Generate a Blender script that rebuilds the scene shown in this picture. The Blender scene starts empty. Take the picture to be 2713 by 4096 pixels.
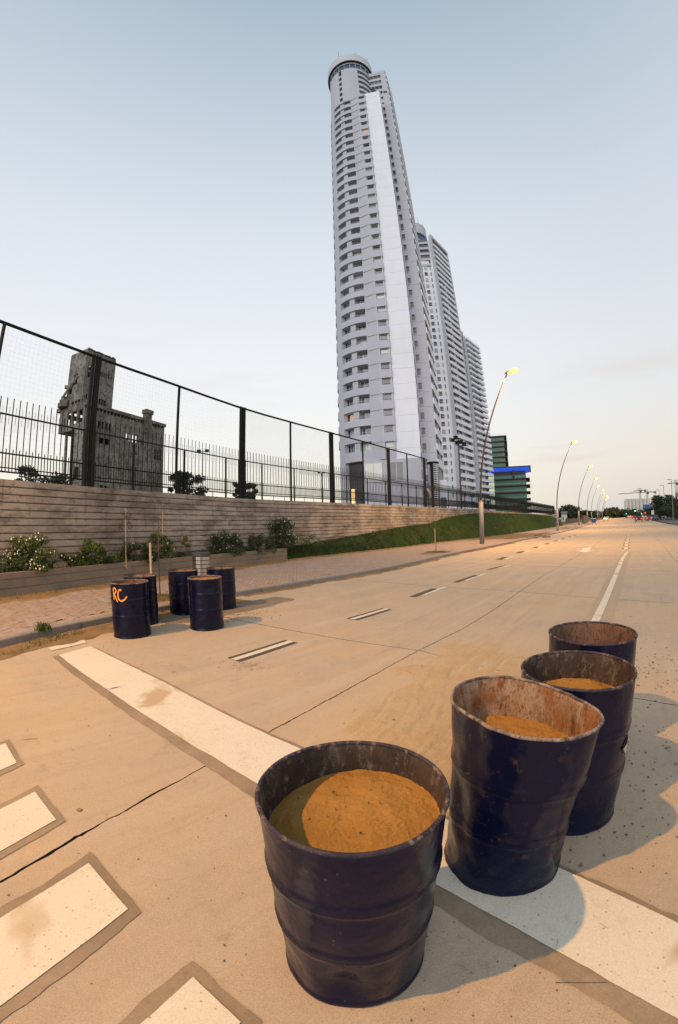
import bpy, math, random
import numpy as np
from mathutils import Vector, Matrix, noise
random.seed(7); R_ = random.Random(11)
SC = bpy.context.scene; COL = SC.collection
# ------------------------------------------------------------------ camera, sky, exposure
HC, PITCH, ROLL = 1.69, .03561, -.02325
K1, K3 = .92805, -.04308            # theta = K1 r + K3 r^3, r in units of 1500 px of the 4096 px high frame
cd = bpy.data.cameras.new('camera'); cam = bpy.data.objects.new('camera', cd); COL.objects.link(cam)
cd.type = 'PANO'; cd.sensor_fit = 'VERTICAL'; cd.sensor_height = 36.0; cd.sensor_width = 36.0
cy = cd; cy.panorama_type = 'FISHEYE_LENS_POLYNOMIAL'; cy.fisheye_fov = math.radians(178)
S_ = 4096/36/1500
cy.fisheye_polynomial_k0 = 0; cy.fisheye_polynomial_k1 = -K1*S_; cy.fisheye_polynomial_k2 = 0
cy.fisheye_polynomial_k3 = -K3*S_**3; cy.fisheye_polynomial_k4 = 0
def cam2w(a, b, c):
    a, c = math.cos(ROLL)*a-math.sin(ROLL)*c, math.sin(ROLL)*a+math.cos(ROLL)*c
    b, c = math.cos(PITCH)*b-math.sin(PITCH)*c, math.sin(PITCH)*b+math.cos(PITCH)*c
    return Vector((a, b, c))
X_, Y_, Z_ = cam2w(1,0,0), cam2w(0,0,1), -cam2w(0,1,0)
cam.matrix_world = Matrix(((X_[0],Y_[0],Z_[0],0),(X_[1],Y_[1],Z_[1],0),(X_[2],Y_[2],Z_[2],HC),(0,0,0,1)))
cd.clip_start = .05; cd.clip_end = 6000
SC.camera = cam
vs = SC.view_settings; vs.view_transform = 'Standard'; vs.look = 'None'; vs.exposure = 0; vs.gamma = 1; vs.use_curve_mapping = False
SC.cycles.use_denoising = True
SC.cycles.max_bounces = 6; SC.cycles.diffuse_bounces = 3; SC.cycles.glossy_bounces = 3; SC.cycles.transparent_max_bounces = 12

W = bpy.data.worlds.new('World'); SC.world = W; W.use_nodes = True
def build_world():
    nt = W.node_tree; N = nt.nodes; L = nt.links; N.clear()
    out = N.new('ShaderNodeOutputWorld'); bg = N.new('ShaderNodeBackground'); bg.inputs[1].default_value = 1
    tc = N.new('ShaderNodeTexCoord'); sep = N.new('ShaderNodeSeparateXYZ'); L.new(tc.outputs['Generated'], sep.inputs[0])
    asin = N.new('ShaderNodeMath'); asin.operation = 'ARCSINE'; L.new(sep.outputs[2], asin.inputs[0])
    mr = N.new('ShaderNodeMapRange'); mr.inputs[1].default_value = 0; mr.inputs[2].default_value = math.pi/2; L.new(asin.outputs[0], mr.inputs[0])
    def ramp(stops):
        r = N.new('ShaderNodeValToRGB'); e = r.color_ramp.elements
        while len(e) > 1: e.remove(e[0])
        for i, (p, c) in enumerate(stops):
            c = tuple(((v/255+.055)/1.055)**2.4 for v in c)+(1,)
            if i == 0: e[0].position = p; e[0].color = c
            else: q = e.new(p); q.color = c
        L.new(mr.outputs[0], r.inputs[0]); return r
    # afterglow side (left of the road) and the side away from it
    A = ramp([(0,(254,242,212)),(.05,(254,248,230)),(.13,(251,251,248)),(.25,(243,245,250)),(.42,(226,233,242)),(.6,(200,212,225)),(.8,(163,186,202)),(1,(150,174,192))])
    B = ramp([(0,(205,208,208)),(.03,(228,220,210)),(.08,(240,232,220)),(.16,(236,236,235)),(.28,(228,232,238)),(.45,(212,220,231)),(.62,(189,204,217)),(.8,(160,183,199)),(1,(150,174,192))])
    az = N.new('ShaderNodeMath'); az.operation = 'ARCTAN2'; L.new(sep.outputs[0], az.inputs[0]); L.new(sep.outputs[1], az.inputs[1])
    dot = N.new('ShaderNodeMath'); dot.operation = 'ADD'; dot.inputs[1].default_value = math.radians(20); L.new(az.outputs[0], dot.inputs[0])
    cs = N.new('ShaderNodeMath'); cs.operation = 'COSINE'; L.new(dot.outputs[0], cs.inputs[0])
    m2 = N.new('ShaderNodeMapRange'); m2.inputs[1].default_value = .35; m2.inputs[2].default_value = 1; L.new(cs.outputs[0], m2.inputs[0]); m2.interpolation_type = 'SMOOTHSTEP'
    mix = N.new('ShaderNodeMix'); mix.data_type = 'RGBA'; L.new(m2.outputs[0], mix.inputs[0]); L.new(B.outputs[0], mix.inputs[6]); L.new(A.outputs[0], mix.inputs[7])
    # thin cloud streaks
    mp = N.new('ShaderNodeMapping'); mp.inputs['Scale'].default_value = (1.2, 1.2, 9); L.new(tc.outputs['Generated'], mp.inputs[0])
    nz = N.new('ShaderNodeTexNoise'); nz.inputs['Scale'].default_value = 2.2; nz.inputs['Detail'].default_value = 5; L.new(mp.outputs[0], nz.inputs[0])
    cr = N.new('ShaderNodeMapRange'); cr.inputs[1].default_value = .56; cr.inputs[2].default_value = .8; cr.inputs[3].default_value = 0; cr.inputs[4].default_value = .5; L.new(nz.outputs[0], cr.inputs[0])
    fade = N.new('ShaderNodeMapRange'); fade.inputs[1].default_value = .35; fade.inputs[2].default_value = .08; L.new(mr.outputs[0], fade.inputs[0])
    mu = N.new('ShaderNodeMath'); mu.operation = 'MULTIPLY'; L.new(cr.outputs[0], mu.inputs[0]); L.new(fade.outputs[0], mu.inputs[1])
    mc = N.new('ShaderNodeMix'); mc.data_type = 'RGBA'; mc.inputs[7].default_value = (.74,.64,.62,1); L.new(mu.outputs[0], mc.inputs[0]); L.new(mix.outputs[2], mc.inputs[6])
    # physical sky just after sunset, added as a small part
    sky = N.new('ShaderNodeTexSky'); sky.sky_type = 'NISHITA'; sky.sun_disc = False; sky.sun_elevation = math.radians(1.0); sky.sun_rotation = math.radians(-35)
    sc_ = N.new('ShaderNodeVectorMath'); sc_.operation = 'SCALE'; sc_.inputs[3].default_value = .05; L.new(sky.outputs[0], sc_.inputs[0])
    ad = N.new('ShaderNodeMix'); ad.data_type = 'RGBA'; ad.blend_type = 'MIX'; ad.inputs[0].default_value = .03; L.new(mc.outputs[2], ad.inputs[6]); L.new(sc_.outputs[0], ad.inputs[7])
    L.new(ad.outputs[2], bg.inputs[0]); L.new(bg.outputs[0], out.inputs[0])
build_world()
sd = bpy.data.lights.new('facade_fill', 'SUN'); sd.energy = 1.25; sd.angle = math.radians(38); sd.color = (1,.955,.92)  # broad soft light added from behind the camera to brighten the facades
facade_fill = bpy.data.objects.new('facade_fill', sd); COL.objects.link(facade_fill)
_sv = Vector((math.sin(math.radians(202))*math.cos(math.radians(20)), math.cos(math.radians(202))*math.cos(math.radians(20)), math.sin(math.radians(20))))
facade_fill.rotation_euler = _sv.to_track_quat('Z', 'Y').to_euler()
LAMP_W = 11600.0; LAMP_C = (1.0, .52, .15)

# ------------------------------------------------------------------ helpers
def ray(px, py):
    x = (px-1356.5)/1500; y = -(py-2048)/1500; r = math.hypot(x, y)+1e-12; th = K1*r+K3*r**3
    s = math.sin(th)/r
    return cam2w(s*x, math.cos(th), s*y)
def G(px, py, z=0.):
    d = ray(px, py); k = (z-HC)/d[2]; return (d[0]*k, d[1]*k)
def SS(x, y): return .64*x+.77*y
def ter(x, y):
    s = SS(x, y)-52
    if s <= 0: return 0.
    s = min(s, 330); return .009*(s*s/(s+12)) 
def GT(px, py, lift=0.):
    d = ray(px, py); k = 20.
    for _ in range(60):
        z = ter(d[0]*k, d[1]*k)+lift
        if d[2] < -1e-4: k2 = (z-HC)/d[2]
        else: k2 = k*1.2
        k = .5*k+.5*min(k2, 900)
    return (d[0]*k, d[1]*k)
def pol(az, d): a = math.radians(az); return (d*math.sin(a), d*math.cos(a))
def setp(o, label=None, cat=None, group=None, kind=None):
    if label: o['label'] = label
    if cat: o['category'] = cat
    if group: o['group'] = group
    if kind: o['kind'] = kind
    return o
def empty(name, loc, label, cat, group=None, rz=0):
    o = bpy.data.objects.new(name, None); COL.objects.link(o); o.location = loc; o.rotation_euler = (0,0,rz); o.empty_display_size = .3
    return setp(o, label, cat, group)
class MB:
    ZS = None
    def chunks(s, z0, z1):
        if not MB.ZS or z1-z0 <= MB.ZS*1.5: return None
        n = int(math.ceil((z1-z0)/MB.ZS)); return [(z0+(z1-z0)*i/n, z0+(z1-z0)*(i+1)/n) for i in range(n)]
    def __init__(s): s.v = []; s.f = []; s.mi = []; s.uv = None
    def add(s, vs_, fs, m=0):
        n = len(s.v); s.v.extend([tuple(p) for p in vs_]); s.f.extend([tuple(i+n for i in f) for f in fs]); s.mi.extend([m]*len(fs)); return s
    def box(s, x0, y0, z0, x1, y1, z1, m=0):
        return s.hexa([(x0,y0),(x1,y0),(x1,y1),(x0,y1)], z0, z1, m)
    def hexa(s, q, z0, z1, m=0):
        c = s.chunks(z0, z1)
        if c:
            for a, b in c: s.hexa(q, a, b, m)
            return s
        return s.add([(a,b,z0) for a,b in q]+[(a,b,z1) for a,b in q], [(3,2,1,0),(4,5,6,7),(0,1,5,4),(1,2,6,5),(2,3,7,6),(3,0,4,7)], m)
    def seg(s, p, q, w, z0, z1, m=0, ext=0):      # wall-like box from p to q (xy), width w
        dx, dy = q[0]-p[0], q[1]-p[1]; l = math.hypot(dx, dy); dx /= l; dy /= l; nx, ny = -dy*w/2, dx*w/2
        p = (p[0]-dx*ext, p[1]-dy*ext); q = (q[0]+dx*ext, q[1]+dy*ext)
        return s.hexa([(p[0]-nx,p[1]-ny),(q[0]-nx,q[1]-ny),(q[0]+nx,q[1]+ny),(p[0]+nx,p[1]+ny)], z0, z1, m)
    def prism(s, poly, z0, z1, m=0, cap=True):
        c = s.chunks(z0, z1)
        if c:
            for a, b in c: s.prism(poly, a, b, m, cap)
            return s
        n = len(poly); fs = [(i,(i+1)%n,(i+1)%n+n,i+n) for i in range(n)]
        if cap: fs += [tuple(range(n-1,-1,-1)), tuple(range(n,2*n))]
        return s.add([(a,b,z0) for a,b in poly]+[(a,b,z1) for a,b in poly], fs, m)
    def cyl(s, x, y, z0, z1, r, n=12, r2=None, m=0):
        r2 = r if r2 is None else r2; c = [(math.cos(2*math.pi*i/n), math.sin(2*math.pi*i/n)) for i in range(n)]
        vs_ = [(x+r*a,y+r*b,z0) for a,b in c]+[(x+r2*a,y+r2*b,z1) for a,b in c]
        return s.add(vs_, [(i,(i+1)%n,(i+1)%n+n,i+n) for i in range(n)]+[tuple(range(n-1,-1,-1)),tuple(range(n,2*n))], m)
    def tube(s, pts, rad, n=8, m=0, cap=True):
        pts = [Vector(p) for p in pts]; rr = rad if isinstance(rad, (list,tuple)) else [rad]*len(pts); vs_ = []; up = Vector((0,0,1))
        for i, p in enumerate(pts):
            t = (pts[min(i+1,len(pts)-1)]-pts[max(i-1,0)]).normalized()
            a = t.cross(up)
            if a.length < 1e-3: a = t.cross(Vector((0,1,0)))
            a.normalize(); b = t.cross(a)
            for k in range(n):
                an = 2*math.pi*k/n; vs_.append(p+(a*math.cos(an)+b*math.sin(an))*rr[i])
        fs = []
        for i in range(len(pts)-1):
            for k in range(n): fs.append((i*n+k, i*n+(k+1)%n, (i+1)*n+(k+1)%n, (i+1)*n+k))
        if cap: fs += [tuple(range(n-1,-1,-1)), tuple(range((len(pts)-1)*n, len(pts)*n))]
        return s.add(vs_, fs, m)
    def mesh(s, name, mats, smooth=False, warp=None):
        me = bpy.data.meshes.new(name); vv = s.v if warp is None else [warp(*p) for p in s.v]
        me.from_pydata(vv, [], s.f); mats = mats if isinstance(mats, (list,tuple)) else [mats]
        for m in mats: me.materials.append(m)
        if len(mats) > 1: me.polygons.foreach_set('material_index', s.mi)
        if smooth: me.polygons.foreach_set('use_smooth', [True]*len(s.f))
        me.update(); return me
    def build(s, name, mats, parent=None, smooth=False, warp=None, kind=None, label=None):
        o = bpy.data.objects.new(name, s.mesh(name, mats, smooth, warp)); COL.objects.link(o)
        if parent is not None: o.parent = parent; o.matrix_parent_inverse = Matrix.Translation(-Vector(parent.location)) if tuple(parent.rotation_euler) == (0,0,0) else parent.matrix_basis.inverted()
        return setp(o, label, None, None, kind)
def local(s_name, mb, mats, parent, smooth=False, loc=(0,0,0), kind=None, rot=(0,0,0)):  # mesh already in parent's local coordinates
    o = bpy.data.objects.new(s_name, mb.mesh(s_name, mats, smooth) if isinstance(mb, MB) else mb); COL.objects.link(o); o.parent = parent; o.location = loc; o.rotation_euler = rot
    if kind: o['kind'] = kind
    return o
def copy_tree(o, parent=None):
    c = o.copy(); COL.objects.link(c); c.parent = parent
    for ch in list(o.children): copy_tree(ch, c)
    return c
def poly_len(P):
    L = [0]
    for a, b in zip(P, P[1:]): L.append(L[-1]+math.hypot(b[0]-a[0], b[1]-a[1]))
    return L
def smooth_line(P, n=4):
    out = []
    for i in range(len(P)-1):
        p0 = P[max(i-1,0)]; p1 = P[i]; p2 = P[i+1]; p3 = P[min(i+2,len(P)-1)]
        for k in range(n):
            t = k/n
            out.append(tuple(.5*((2*p1[j])+(-p0[j]+p2[j])*t+(2*p0[j]-5*p1[j]+4*p2[j]-p3[j])*t*t+(-p0[j]+3*p1[j]-3*p2[j]+p3[j])*t**3) for j in range(2)))
    return out+[P[-1]]
def at_len(P, L, s):
    if s <= 0: i = 0
    elif s >= L[-1]: i = len(P)-2
    else:
        i = 0
        while L[i+1] < s: i += 1
    t = (s-L[i])/(L[i+1]-L[i]); return (P[i][0]+(P[i+1][0]-P[i][0])*t, P[i][1]+(P[i+1][1]-P[i][1])*t)
def resample(P, step):
    L = poly_len(P); n = max(1, int(round(L[-1]/step))); return [at_len(P, L, L[-1]*i/n) for i in range(n+1)]
def offset(P, d):
    out = []
    for i, p in enumerate(P):
        a = P[max(i-1,0)]; b = P[min(i+1,len(P)-1)]; dx, dy = b[0]-a[0], b[1]-a[1]; l = math.hypot(dx, dy); out.append((p[0]+dy/l*d, p[1]-dx/l*d))  # + = right
    return out
def N2(x, y, s=1., z=0.): return noise.noise(Vector((x*s, y*s, z)))

# ------------------------------------------------------------------ materials
def lin(r, g, b): return tuple(((v/255+.055)/1.055)**2.4 if v > 10 else v/255/12.92 for v in (r, g, b))+(1,)
class Mat:
    def __init__(s, name, base=(.5,.5,.5), rough=.7, metal=0, spec=.4):
        s.m = bpy.data.materials.new(name); s.m.use_nodes = True; s.nt = s.m.node_tree; s.N = s.nt.nodes; s.L = s.nt.links
        s.b = s.N['Principled BSDF']; s.b.inputs['Base Color'].default_value = tuple(base[:3])+(1,); s.b.inputs['Roughness'].default_value = rough
        s.b.inputs['Metallic'].default_value = metal; s.b.inputs['Specular IOR Level'].default_value = spec
        s.col = None; s.h = None
    def co(s, kind='Object', scale=(1,1,1)):
        g = s.N.new('ShaderNodeNewGeometry') if kind == 'World' else s.N.new('ShaderNodeTexCoord')
        mp = s.N.new('ShaderNodeMapping'); mp.inputs['Scale'].default_value = scale
        s.L.new(g.outputs['Position' if kind == 'World' else kind], mp.inputs[0]); return mp.outputs[0]
    def noise(s, vec, scale, detail=4, rough=.6, lo=.4, hi=.6, a=0., b=1., dist=0.):
        n = s.N.new('ShaderNodeTexNoise'); n.inputs['Scale'].default_value = scale; n.inputs['Detail'].default_value = detail; n.inputs['Roughness'].default_value = rough; n.inputs['Distortion'].default_value = dist
        s.L.new(vec, n.inputs[0]); return s.rng(n.outputs[0], lo, hi, a, b)
    def vor(s, vec, scale, lo, hi, a=1., b=0.):
        n = s.N.new('ShaderNodeTexVoronoi'); n.inputs['Scale'].default_value = scale; s.L.new(vec, n.inputs[0]); return s.rng(n.outputs[0], lo, hi, a, b)
    def rng(s, v, lo, hi, a=0., b=1.):
        r = s.N.new('ShaderNodeMapRange'); r.inputs[1].default_value = lo; r.inputs[2].default_value = hi; r.inputs[3].default_value = a; r.inputs[4].default_value = b
        s.L.new(v, r.inputs[0]); return r.outputs[0]
    def mul(s, a, b, op='MULTIPLY'):
        r = s.N.new('ShaderNodeMath'); r.operation = op; s.L.new(a, r.inputs[0])
        if isinstance(b, (int,float)): r.inputs[1].default_value = b
        else: s.L.new(b, r.inputs[1])
        return r.outputs[0]
    def mix(s, fac, c, blend='MIX'):
        m = s.N.new('ShaderNodeMix'); m.data_type = 'RGBA'; m.blend_type = blend
        if isinstance(fac, (int,float)): m.inputs[0].default_value = fac
        else: s.L.new(fac, m.inputs[0])
        if s.col is None: m.inputs[6].default_value = s.b.inputs['Base Color'].default_value
        else: s.L.new(s.col, m.inputs[6])
        if isinstance(c, tuple): m.inputs[7].default_value = tuple(c[:3])+(1,)
        else: s.L.new(c, m.inputs[7])
        s.col = m.outputs[2]; s.L.new(s.col, s.b.inputs['Base Color']); return s
    def bump(s, h, strength=.3, dist=.01):
        b = s.N.new('ShaderNodeBump'); b.inputs['Strength'].default_value = strength; b.inputs['Distance'].default_value = dist; s.L.new(h, b.inputs['Height'])
        if s.h is not None: s.L.new(s.h, b.inputs['Normal'])
        s.h = b.outputs[0]; s.L.new(s.h, s.b.inputs['Normal']); return s
    def rnd(s):
        n = s.N.new('ShaderNodeObjectInfo'); return n.outputs['Random']
    def emit(s, c, st): s.b.inputs['Emission Color'].default_value = tuple(c)+(1,); s.b.inputs['Emission Strength'].default_value = st; return s
def concrete_mat(name, base, warm, dark, sc=1., speck=1.):
    m = Mat(name, base, .85, spec=.25); w = m.co('World')
    m.mix(m.noise(w, .35*sc, 5, .6, .42, .62), warm)
    m.mix(m.noise(w, 1.7*sc, 6, .65, .5, .72, 0, .55), dark)
    m.mix(m.noise(w, 9*sc, 5, .7, .45, .7, 0, .22), tuple(v*.72 for v in dark))
    m.mix(m.noise(w, 130, 3, .7, .35, .75, 0, .45*speck), tuple(v*.55 for v in base))
    m.mix(m.noise(w, 300, 2, .7, .55, .8, 0, .45*speck), tuple(min(1, v*1.5) for v in base))
    m.mix(m.vor(w, 7, .012, .03, .75, 0), (.05,.04,.035))
    m.bump(m.noise(w, 160, 4, .7, .2, .8), .25, .004); m.bump(m.noise(w, 4, 4, .6, .2, .8), .2, .01)
    return m.m
M = {}
def road_mat():
    m = Mat('road_concrete', (.43,.345,.26), .85, spec=.22); w = m.co('World')
    def rot(sx, sy):
        o = m.co('World', (sx, sy, 1)); mp = o.node; mp.vector_type = 'POINT'
        r = m.N.new('ShaderNodeVectorRotate'); r.rotation_type = 'Z_AXIS'; r.inputs['Angle'].default_value = math.radians(41)
        g = m.N.new('ShaderNodeNewGeometry'); m.L.new(g.outputs['Position'], r.inputs['Vector']); m.L.new(r.outputs[0], mp.inputs[0]); return o
    m.mix(m.noise(w, .30, 5, .6, .40, .60), (.47,.345,.225))
    m.mix(m.noise(w, .8, 6, .7, .48, .66, 0, .75), (.34,.285,.23))
    m.mix(m.noise(rot(2.2, .16), 1.0, 5, .65, .50, .68, 0, .55), (.50,.42,.33))
    m.mix(m.noise(rot(7, .35), 1.0, 4, .65, .55, .72, 0, .45), (.30,.24,.18))
    m.mix(m.noise(w, 3.1, 6, .75, .60, .70, 0, .65), (.24,.19,.145))
    m.mix(m.noise(w, 11, 5, .75, .52, .7, 0, .32), (.27,.21,.16))
    for cx, cy_, ang, lx, ly, fa in ((1.15,3.75,41,2.6,1.15,.75),(-3.6,6.6,55,4.5,1.0,.55),(-3.4,4.6,-30,1.2,.5,.4)):   # wind-blown sand dusting
        mp = m.N.new('ShaderNodeMapping'); mp.vector_type = 'TEXTURE'; mp.inputs['Location'].default_value = (cx,cy_,0); mp.inputs['Rotation'].default_value = (0,0,math.radians(90-ang)); mp.inputs['Scale'].default_value = (lx,ly,1)
        m.L.new(w, mp.inputs[0]); ln_ = m.N.new('ShaderNodeVectorMath'); ln_.operation = 'LENGTH'; m.L.new(mp.outputs[0], ln_.inputs[0])
        nn = m.noise(rot(9, 1.6), 1.0, 6, .75, .2, .8, -.55, .55); m.mix(m.rng(m.mul(ln_.outputs['Value'], nn, 'ADD'), 1.05, .35, 0, fa), (.52,.37,.21))
    m.mix(m.noise(w, 95, 4, .8, .36, .62, 0, .42), (.25,.19,.135))
    m.mix(m.noise(w, 210, 3, .8, .52, .66, 0, .65), (.62,.53,.42))
    m.mix(m.noise(w, 150, 2, .8, .62, .70, 0, .8), (.12,.09,.065))
    m.mix(m.vor(w, 5.5, .012, .03, .85, 0), (.05,.035,.025)); m.mix(m.vor(w, 1.7, .02, .045, .7, 0), (.13,.085,.055))
    m.bump(m.noise(w, 150, 4, .8, .2, .8), .45, .006); m.bump(m.noise(w, 7, 4, .6, .2, .8), .3, .012)
    return m.m
M['road'] = road_mat()
def paint_mat(name, wear, base=(.62,.575,.48)):
    m = Mat(name, base, .7, spec=.3); w = m.co('World')
    m.mix(m.noise(w, 1.3, 5, .65, .45, .75, 0, .35), (.50,.43,.33))
    m.mix(m.vor(w, 26, .05, .16, .8, 0), (.12,.09,.07))
    m.mix(m.noise(w, 90, 3, .7, .4, .7, 0, .35), (.4,.35,.28)); m.mix(m.noise(w, 5, 6, .8, .56, .68, 0, .45), (.44,.36,.26)); m.mix(m.noise(w, 240, 2, .8, .6, .68, 0, .7), (.16,.12,.09))
    m.mix(m.noise(w, .9, 4, .6, 1-wear, 1-wear+.06, 0, .9, .6), (.40,.29,.18))
    m.bump(m.noise(w, 200, 3, .7, .2, .8), .2, .003)
    return m.m
M['paint'] = paint_mat('road_paint_white', .405)
M['paint_edge'] = concrete_mat('paint_primer_brown', (.235,.18,.125), (.33,.255,.18), (.19,.145,.10), 3.)
M['paint_dark'] = concrete_mat('black_border_paint', (.085,.068,.052), (.1,.08,.06), (.07,.06,.05), 2.)
M['joint'] = Mat('joint_filler', (.035,.028,.022), .9).m
M['far_ground'] = Mat('dry_ground', (.10,.10,.05), .95); _m = M['far_ground']; _w = _m.co('World'); _m.mix(_m.noise(_w, .06, 6, .6, .4, .6), (.055,.085,.025)); _m.mix(_m.noise(_w, 1.5, 4, .6, .4, .7, 0, .5), (.15,.12,.06)); M['far_ground'] = _m.m
def sand_mat(name, a, b, fine=1.):
    m = Mat(name, a, .95, spec=.15); w = m.co('World')
    m.mix(m.noise(w, 3, 5, .65, .4, .65), b); m.mix(m.noise(w, 160, 3, .8, .4, .75, 0, .55), tuple(v*.55 for v in a)); m.mix(m.noise(w, 40, 4, .7, .6, .8, 0, .4), tuple(v*.4 for v in a))
    m.bump(m.noise(w, 70*fine, 5, .8, .2, .8), .6, .012); m.bump(m.noise(w, 9, 4, .6, .2, .8), .5, .03); return m.m
M['sand'] = sand_mat('orange_sand', (.40,.215,.06), (.33,.165,.04))
M['drift'] = sand_mat('sand_drift', (.50,.365,.225), (.48,.33,.185))
M['strip'] = sand_mat('sandy_verge', (.27,.17,.085), (.17,.12,.055), .5)
M['mud'] = sand_mat('grey_mud', (.26,.205,.15), (.19,.16,.13), .5)
def paver():
    m = Mat('paver_clay', (.36,.29,.26), .9, spec=.2); w = m.co('World')
    m.mix(m.noise(w, 6, 2, .5, .35, .65), (.28,.21,.18)); m.mix(m.noise(w, .7, 4, .6, .45, .62, 0, .6), (.33,.23,.14)); m.mix(m.noise(w, 120, 3, .7, .4, .75, 0, .5), (.14,.11,.09)); m.bump(m.noise(w, 90, 3, .7, .2, .8), .3, .004); return m.m
M['paver'] = paver()
M['kerb'] = concrete_mat('kerb_concrete', (.25,.23,.21), (.28,.24,.20), (.17,.15,.14), 2.)
def wallmat():
    m = Mat('board_formed_concrete', (.34,.30,.27), .9, spec=.2); uv = m.co('UV')
    w = m.co('UV', (.95, 2.4, 1))
    m.mix(m.noise(m.co('UV', (.30,.08,1)), 2.2, 2, .5, .42, .58), (.42,.36,.31))
    m.mix(m.noise(w, .7, 6, .75, .46, .6, 0, .85), (.15,.13,.115))
    m.mix(m.noise(m.co('UV', (2.2,4,1)), 1.5, 6, .85, .56, .64, 0, .85), (.085,.07,.062))
    m.mix(m.noise(m.co('UV', (1,.12,1)), 5, 4, .6, .58, .72, 0, .6), (.12,.09,.06))
    m.mix(m.noise(m.co('UV', (.5,.06,1)), 9, 3, .6, .62, .76, 0, .5), (.34,.20,.09))
    m.mix(m.noise(uv, 60, 3, .7, .4, .8, 0, .4), (.12,.10,.09))
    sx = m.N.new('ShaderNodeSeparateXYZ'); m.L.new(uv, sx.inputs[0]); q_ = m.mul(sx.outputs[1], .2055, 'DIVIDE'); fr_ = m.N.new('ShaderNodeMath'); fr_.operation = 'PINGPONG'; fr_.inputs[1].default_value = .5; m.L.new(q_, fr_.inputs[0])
    m.mix(m.mul(m.rng(fr_.outputs[0], .16, .05, 0, .75), m.noise(m.co('UV', (.8,1,1)), 3, 3, .6, .3, .6, .45, 1.)), (.07,.055,.045))   # soiling painted along the joints so the shallow grooves show as dark lines
    br = m.N.new('ShaderNodeTexBrick'); br.inputs['Scale'].default_value = 1; br.inputs['Brick Width'].default_value = 1.35; br.inputs['Row Height'].default_value = 20; br.inputs['Mortar Size'].default_value = .004; br.offset = 0
    br.inputs['Color1'].default_value = (1.05,1.05,1.05,1); br.inputs['Color2'].default_value = (.74,.73,.73,1); br.inputs['Mortar'].default_value = (.5,.5,.5,1)
    m.L.new(m.co('UV'), br.inputs[0]); m.mix(.8, br.outputs[0], 'MULTIPLY')
    m.bump(m.noise(m.co('UV', (1,2,1)), 30, 4, .7, .2, .8), .35, .01); return m.m
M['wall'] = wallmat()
M['planter'] = concrete_mat('planter_concrete', (.21,.175,.14), (.25,.2,.15), (.13,.115,.10), 2.)
M['black_steel'] = Mat('black_painted_steel', (.006,.006,.0065), .55, spec=.2).m
M['wire'] = Mat('dark_wire', (.05,.045,.045), .5, spec=.4).m
M['steel'] = Mat('brushed_stainless', (.55,.52,.48), .28, metal=1).m
M['galv'] = Mat('grey_pole_paint', (.20,.18,.17), .5, spec=.4).m
def drum_mat(name='navy_drum_paint', c=0.):
    m = Mat(name, (.0032,.0045,.021), .26, spec=.24); w = m.co('Object')
    m.mix(m.noise(w, 2.5, 5, .6, .45, .7, 0, .5), (.006,.006,.014))
    m.mix(m.noise(w, 14, 6, .7, .66-c, .73-c, 0, .75), (.055,.026,.016)); m.mix(m.vor(w, 16, .03, .07, .9, 0), (.10,.075,.06)); m.mix(m.noise(w, 5, 6, .8, .69-c, .71-c, 0, .7), (.09,.06,.05))
    r = m.noise(w, 6, 5, .7, .35, .7, .15, .38); m.L.new(r, m.b.inputs['Roughness'])
    m.bump(m.noise(w, 4.5, 3, .5, .2, .8), .38, .025); m.mix(m.noise(w, 70, 3, .8, .68, .74, 0, .5), (.05,.045,.06)); m.mix(m.noise(m.co('Object', (6,6,1.2)), 9, 3, .7, .70, .73, 0, .4), (.04,.035,.045)); m.bump(m.noise(w, 60, 3, .6, .2, .8), .08, .004); return m.m
M['drum'] = drum_mat(); M['drum_worn'] = drum_mat('worn_navy_drum_paint', .045)
def rust_mat(name, a, b, c):
    m = Mat(name, a, .75, spec=.3); w = m.co('Object', (1,1,.55))
    m.mix(m.noise(w, 5, 6, .7, .42, .58), b); m.mix(m.noise(w, 22, 5, .8, .52, .62, 0, .9), c); m.mix(m.noise(m.co('Object', (3,3,1.1)), 7, 6, .8, .54, .66, 0, .75), (.018,.012,.010))
    m.mix(m.noise(w, 90, 3, .8, .58, .66, 0, .8), (.02,.014,.01)); m.bump(m.noise(w, 40, 5, .7, .2, .8), .5, .006); return m.m
M['rust_dark'] = rust_mat('sooty_drum_lining', (.055,.036,.028), (.022,.016,.014), (.13,.10,.08))
M['rust_bright'] = rust_mat('rusty_drum_lining', (.22,.10,.045), (.30,.24,.18), (.13,.045,.018))
M['rust_brown'] = rust_mat('brown_drum_lining', (.12,.065,.045), (.17,.10,.075), (.07,.035,.025))
M['rim'] = rust_mat('worn_drum_rim', (.045,.035,.045), (.015,.014,.035), (.22,.15,.11))
M['rimlight'] = rust_mat('peeling_drum_rim', (.26,.20,.17), (.06,.045,.045), (.05,.035,.03))
M['orange_paint'] = Mat('orange_spray_paint', (.75,.30,.03), .5).m
def leafmat(name, a, b, c=None):
    m = Mat(name, a, .6, spec=.25); w = m.co('World'); m.mix(m.noise(w, 2.5, 3, .6, .4, .6), b)
    if c: m.mix(m.noise(w, 14, 2, .6, .5, .7, 0, .6), c)
    return m.m
M['leaf'] = leafmat('shrub_leaves', (.045,.075,.022), (.07,.105,.025), (.10,.12,.035))
M['leaf2'] = leafmat('dark_shrub_leaves', (.028,.045,.020), (.045,.065,.025))
M['leafy'] = leafmat('yellow_green_leaves', (.13,.13,.03), (.09,.11,.03))
M['tree'] = leafmat('tree_leaves', (.030,.045,.022), (.05,.065,.028), (.065,.075,.035))
M['grass'] = leafmat('bank_grass', (.026,.055,.012), (.045,.08,.018), (.09,.085,.03))
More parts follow.
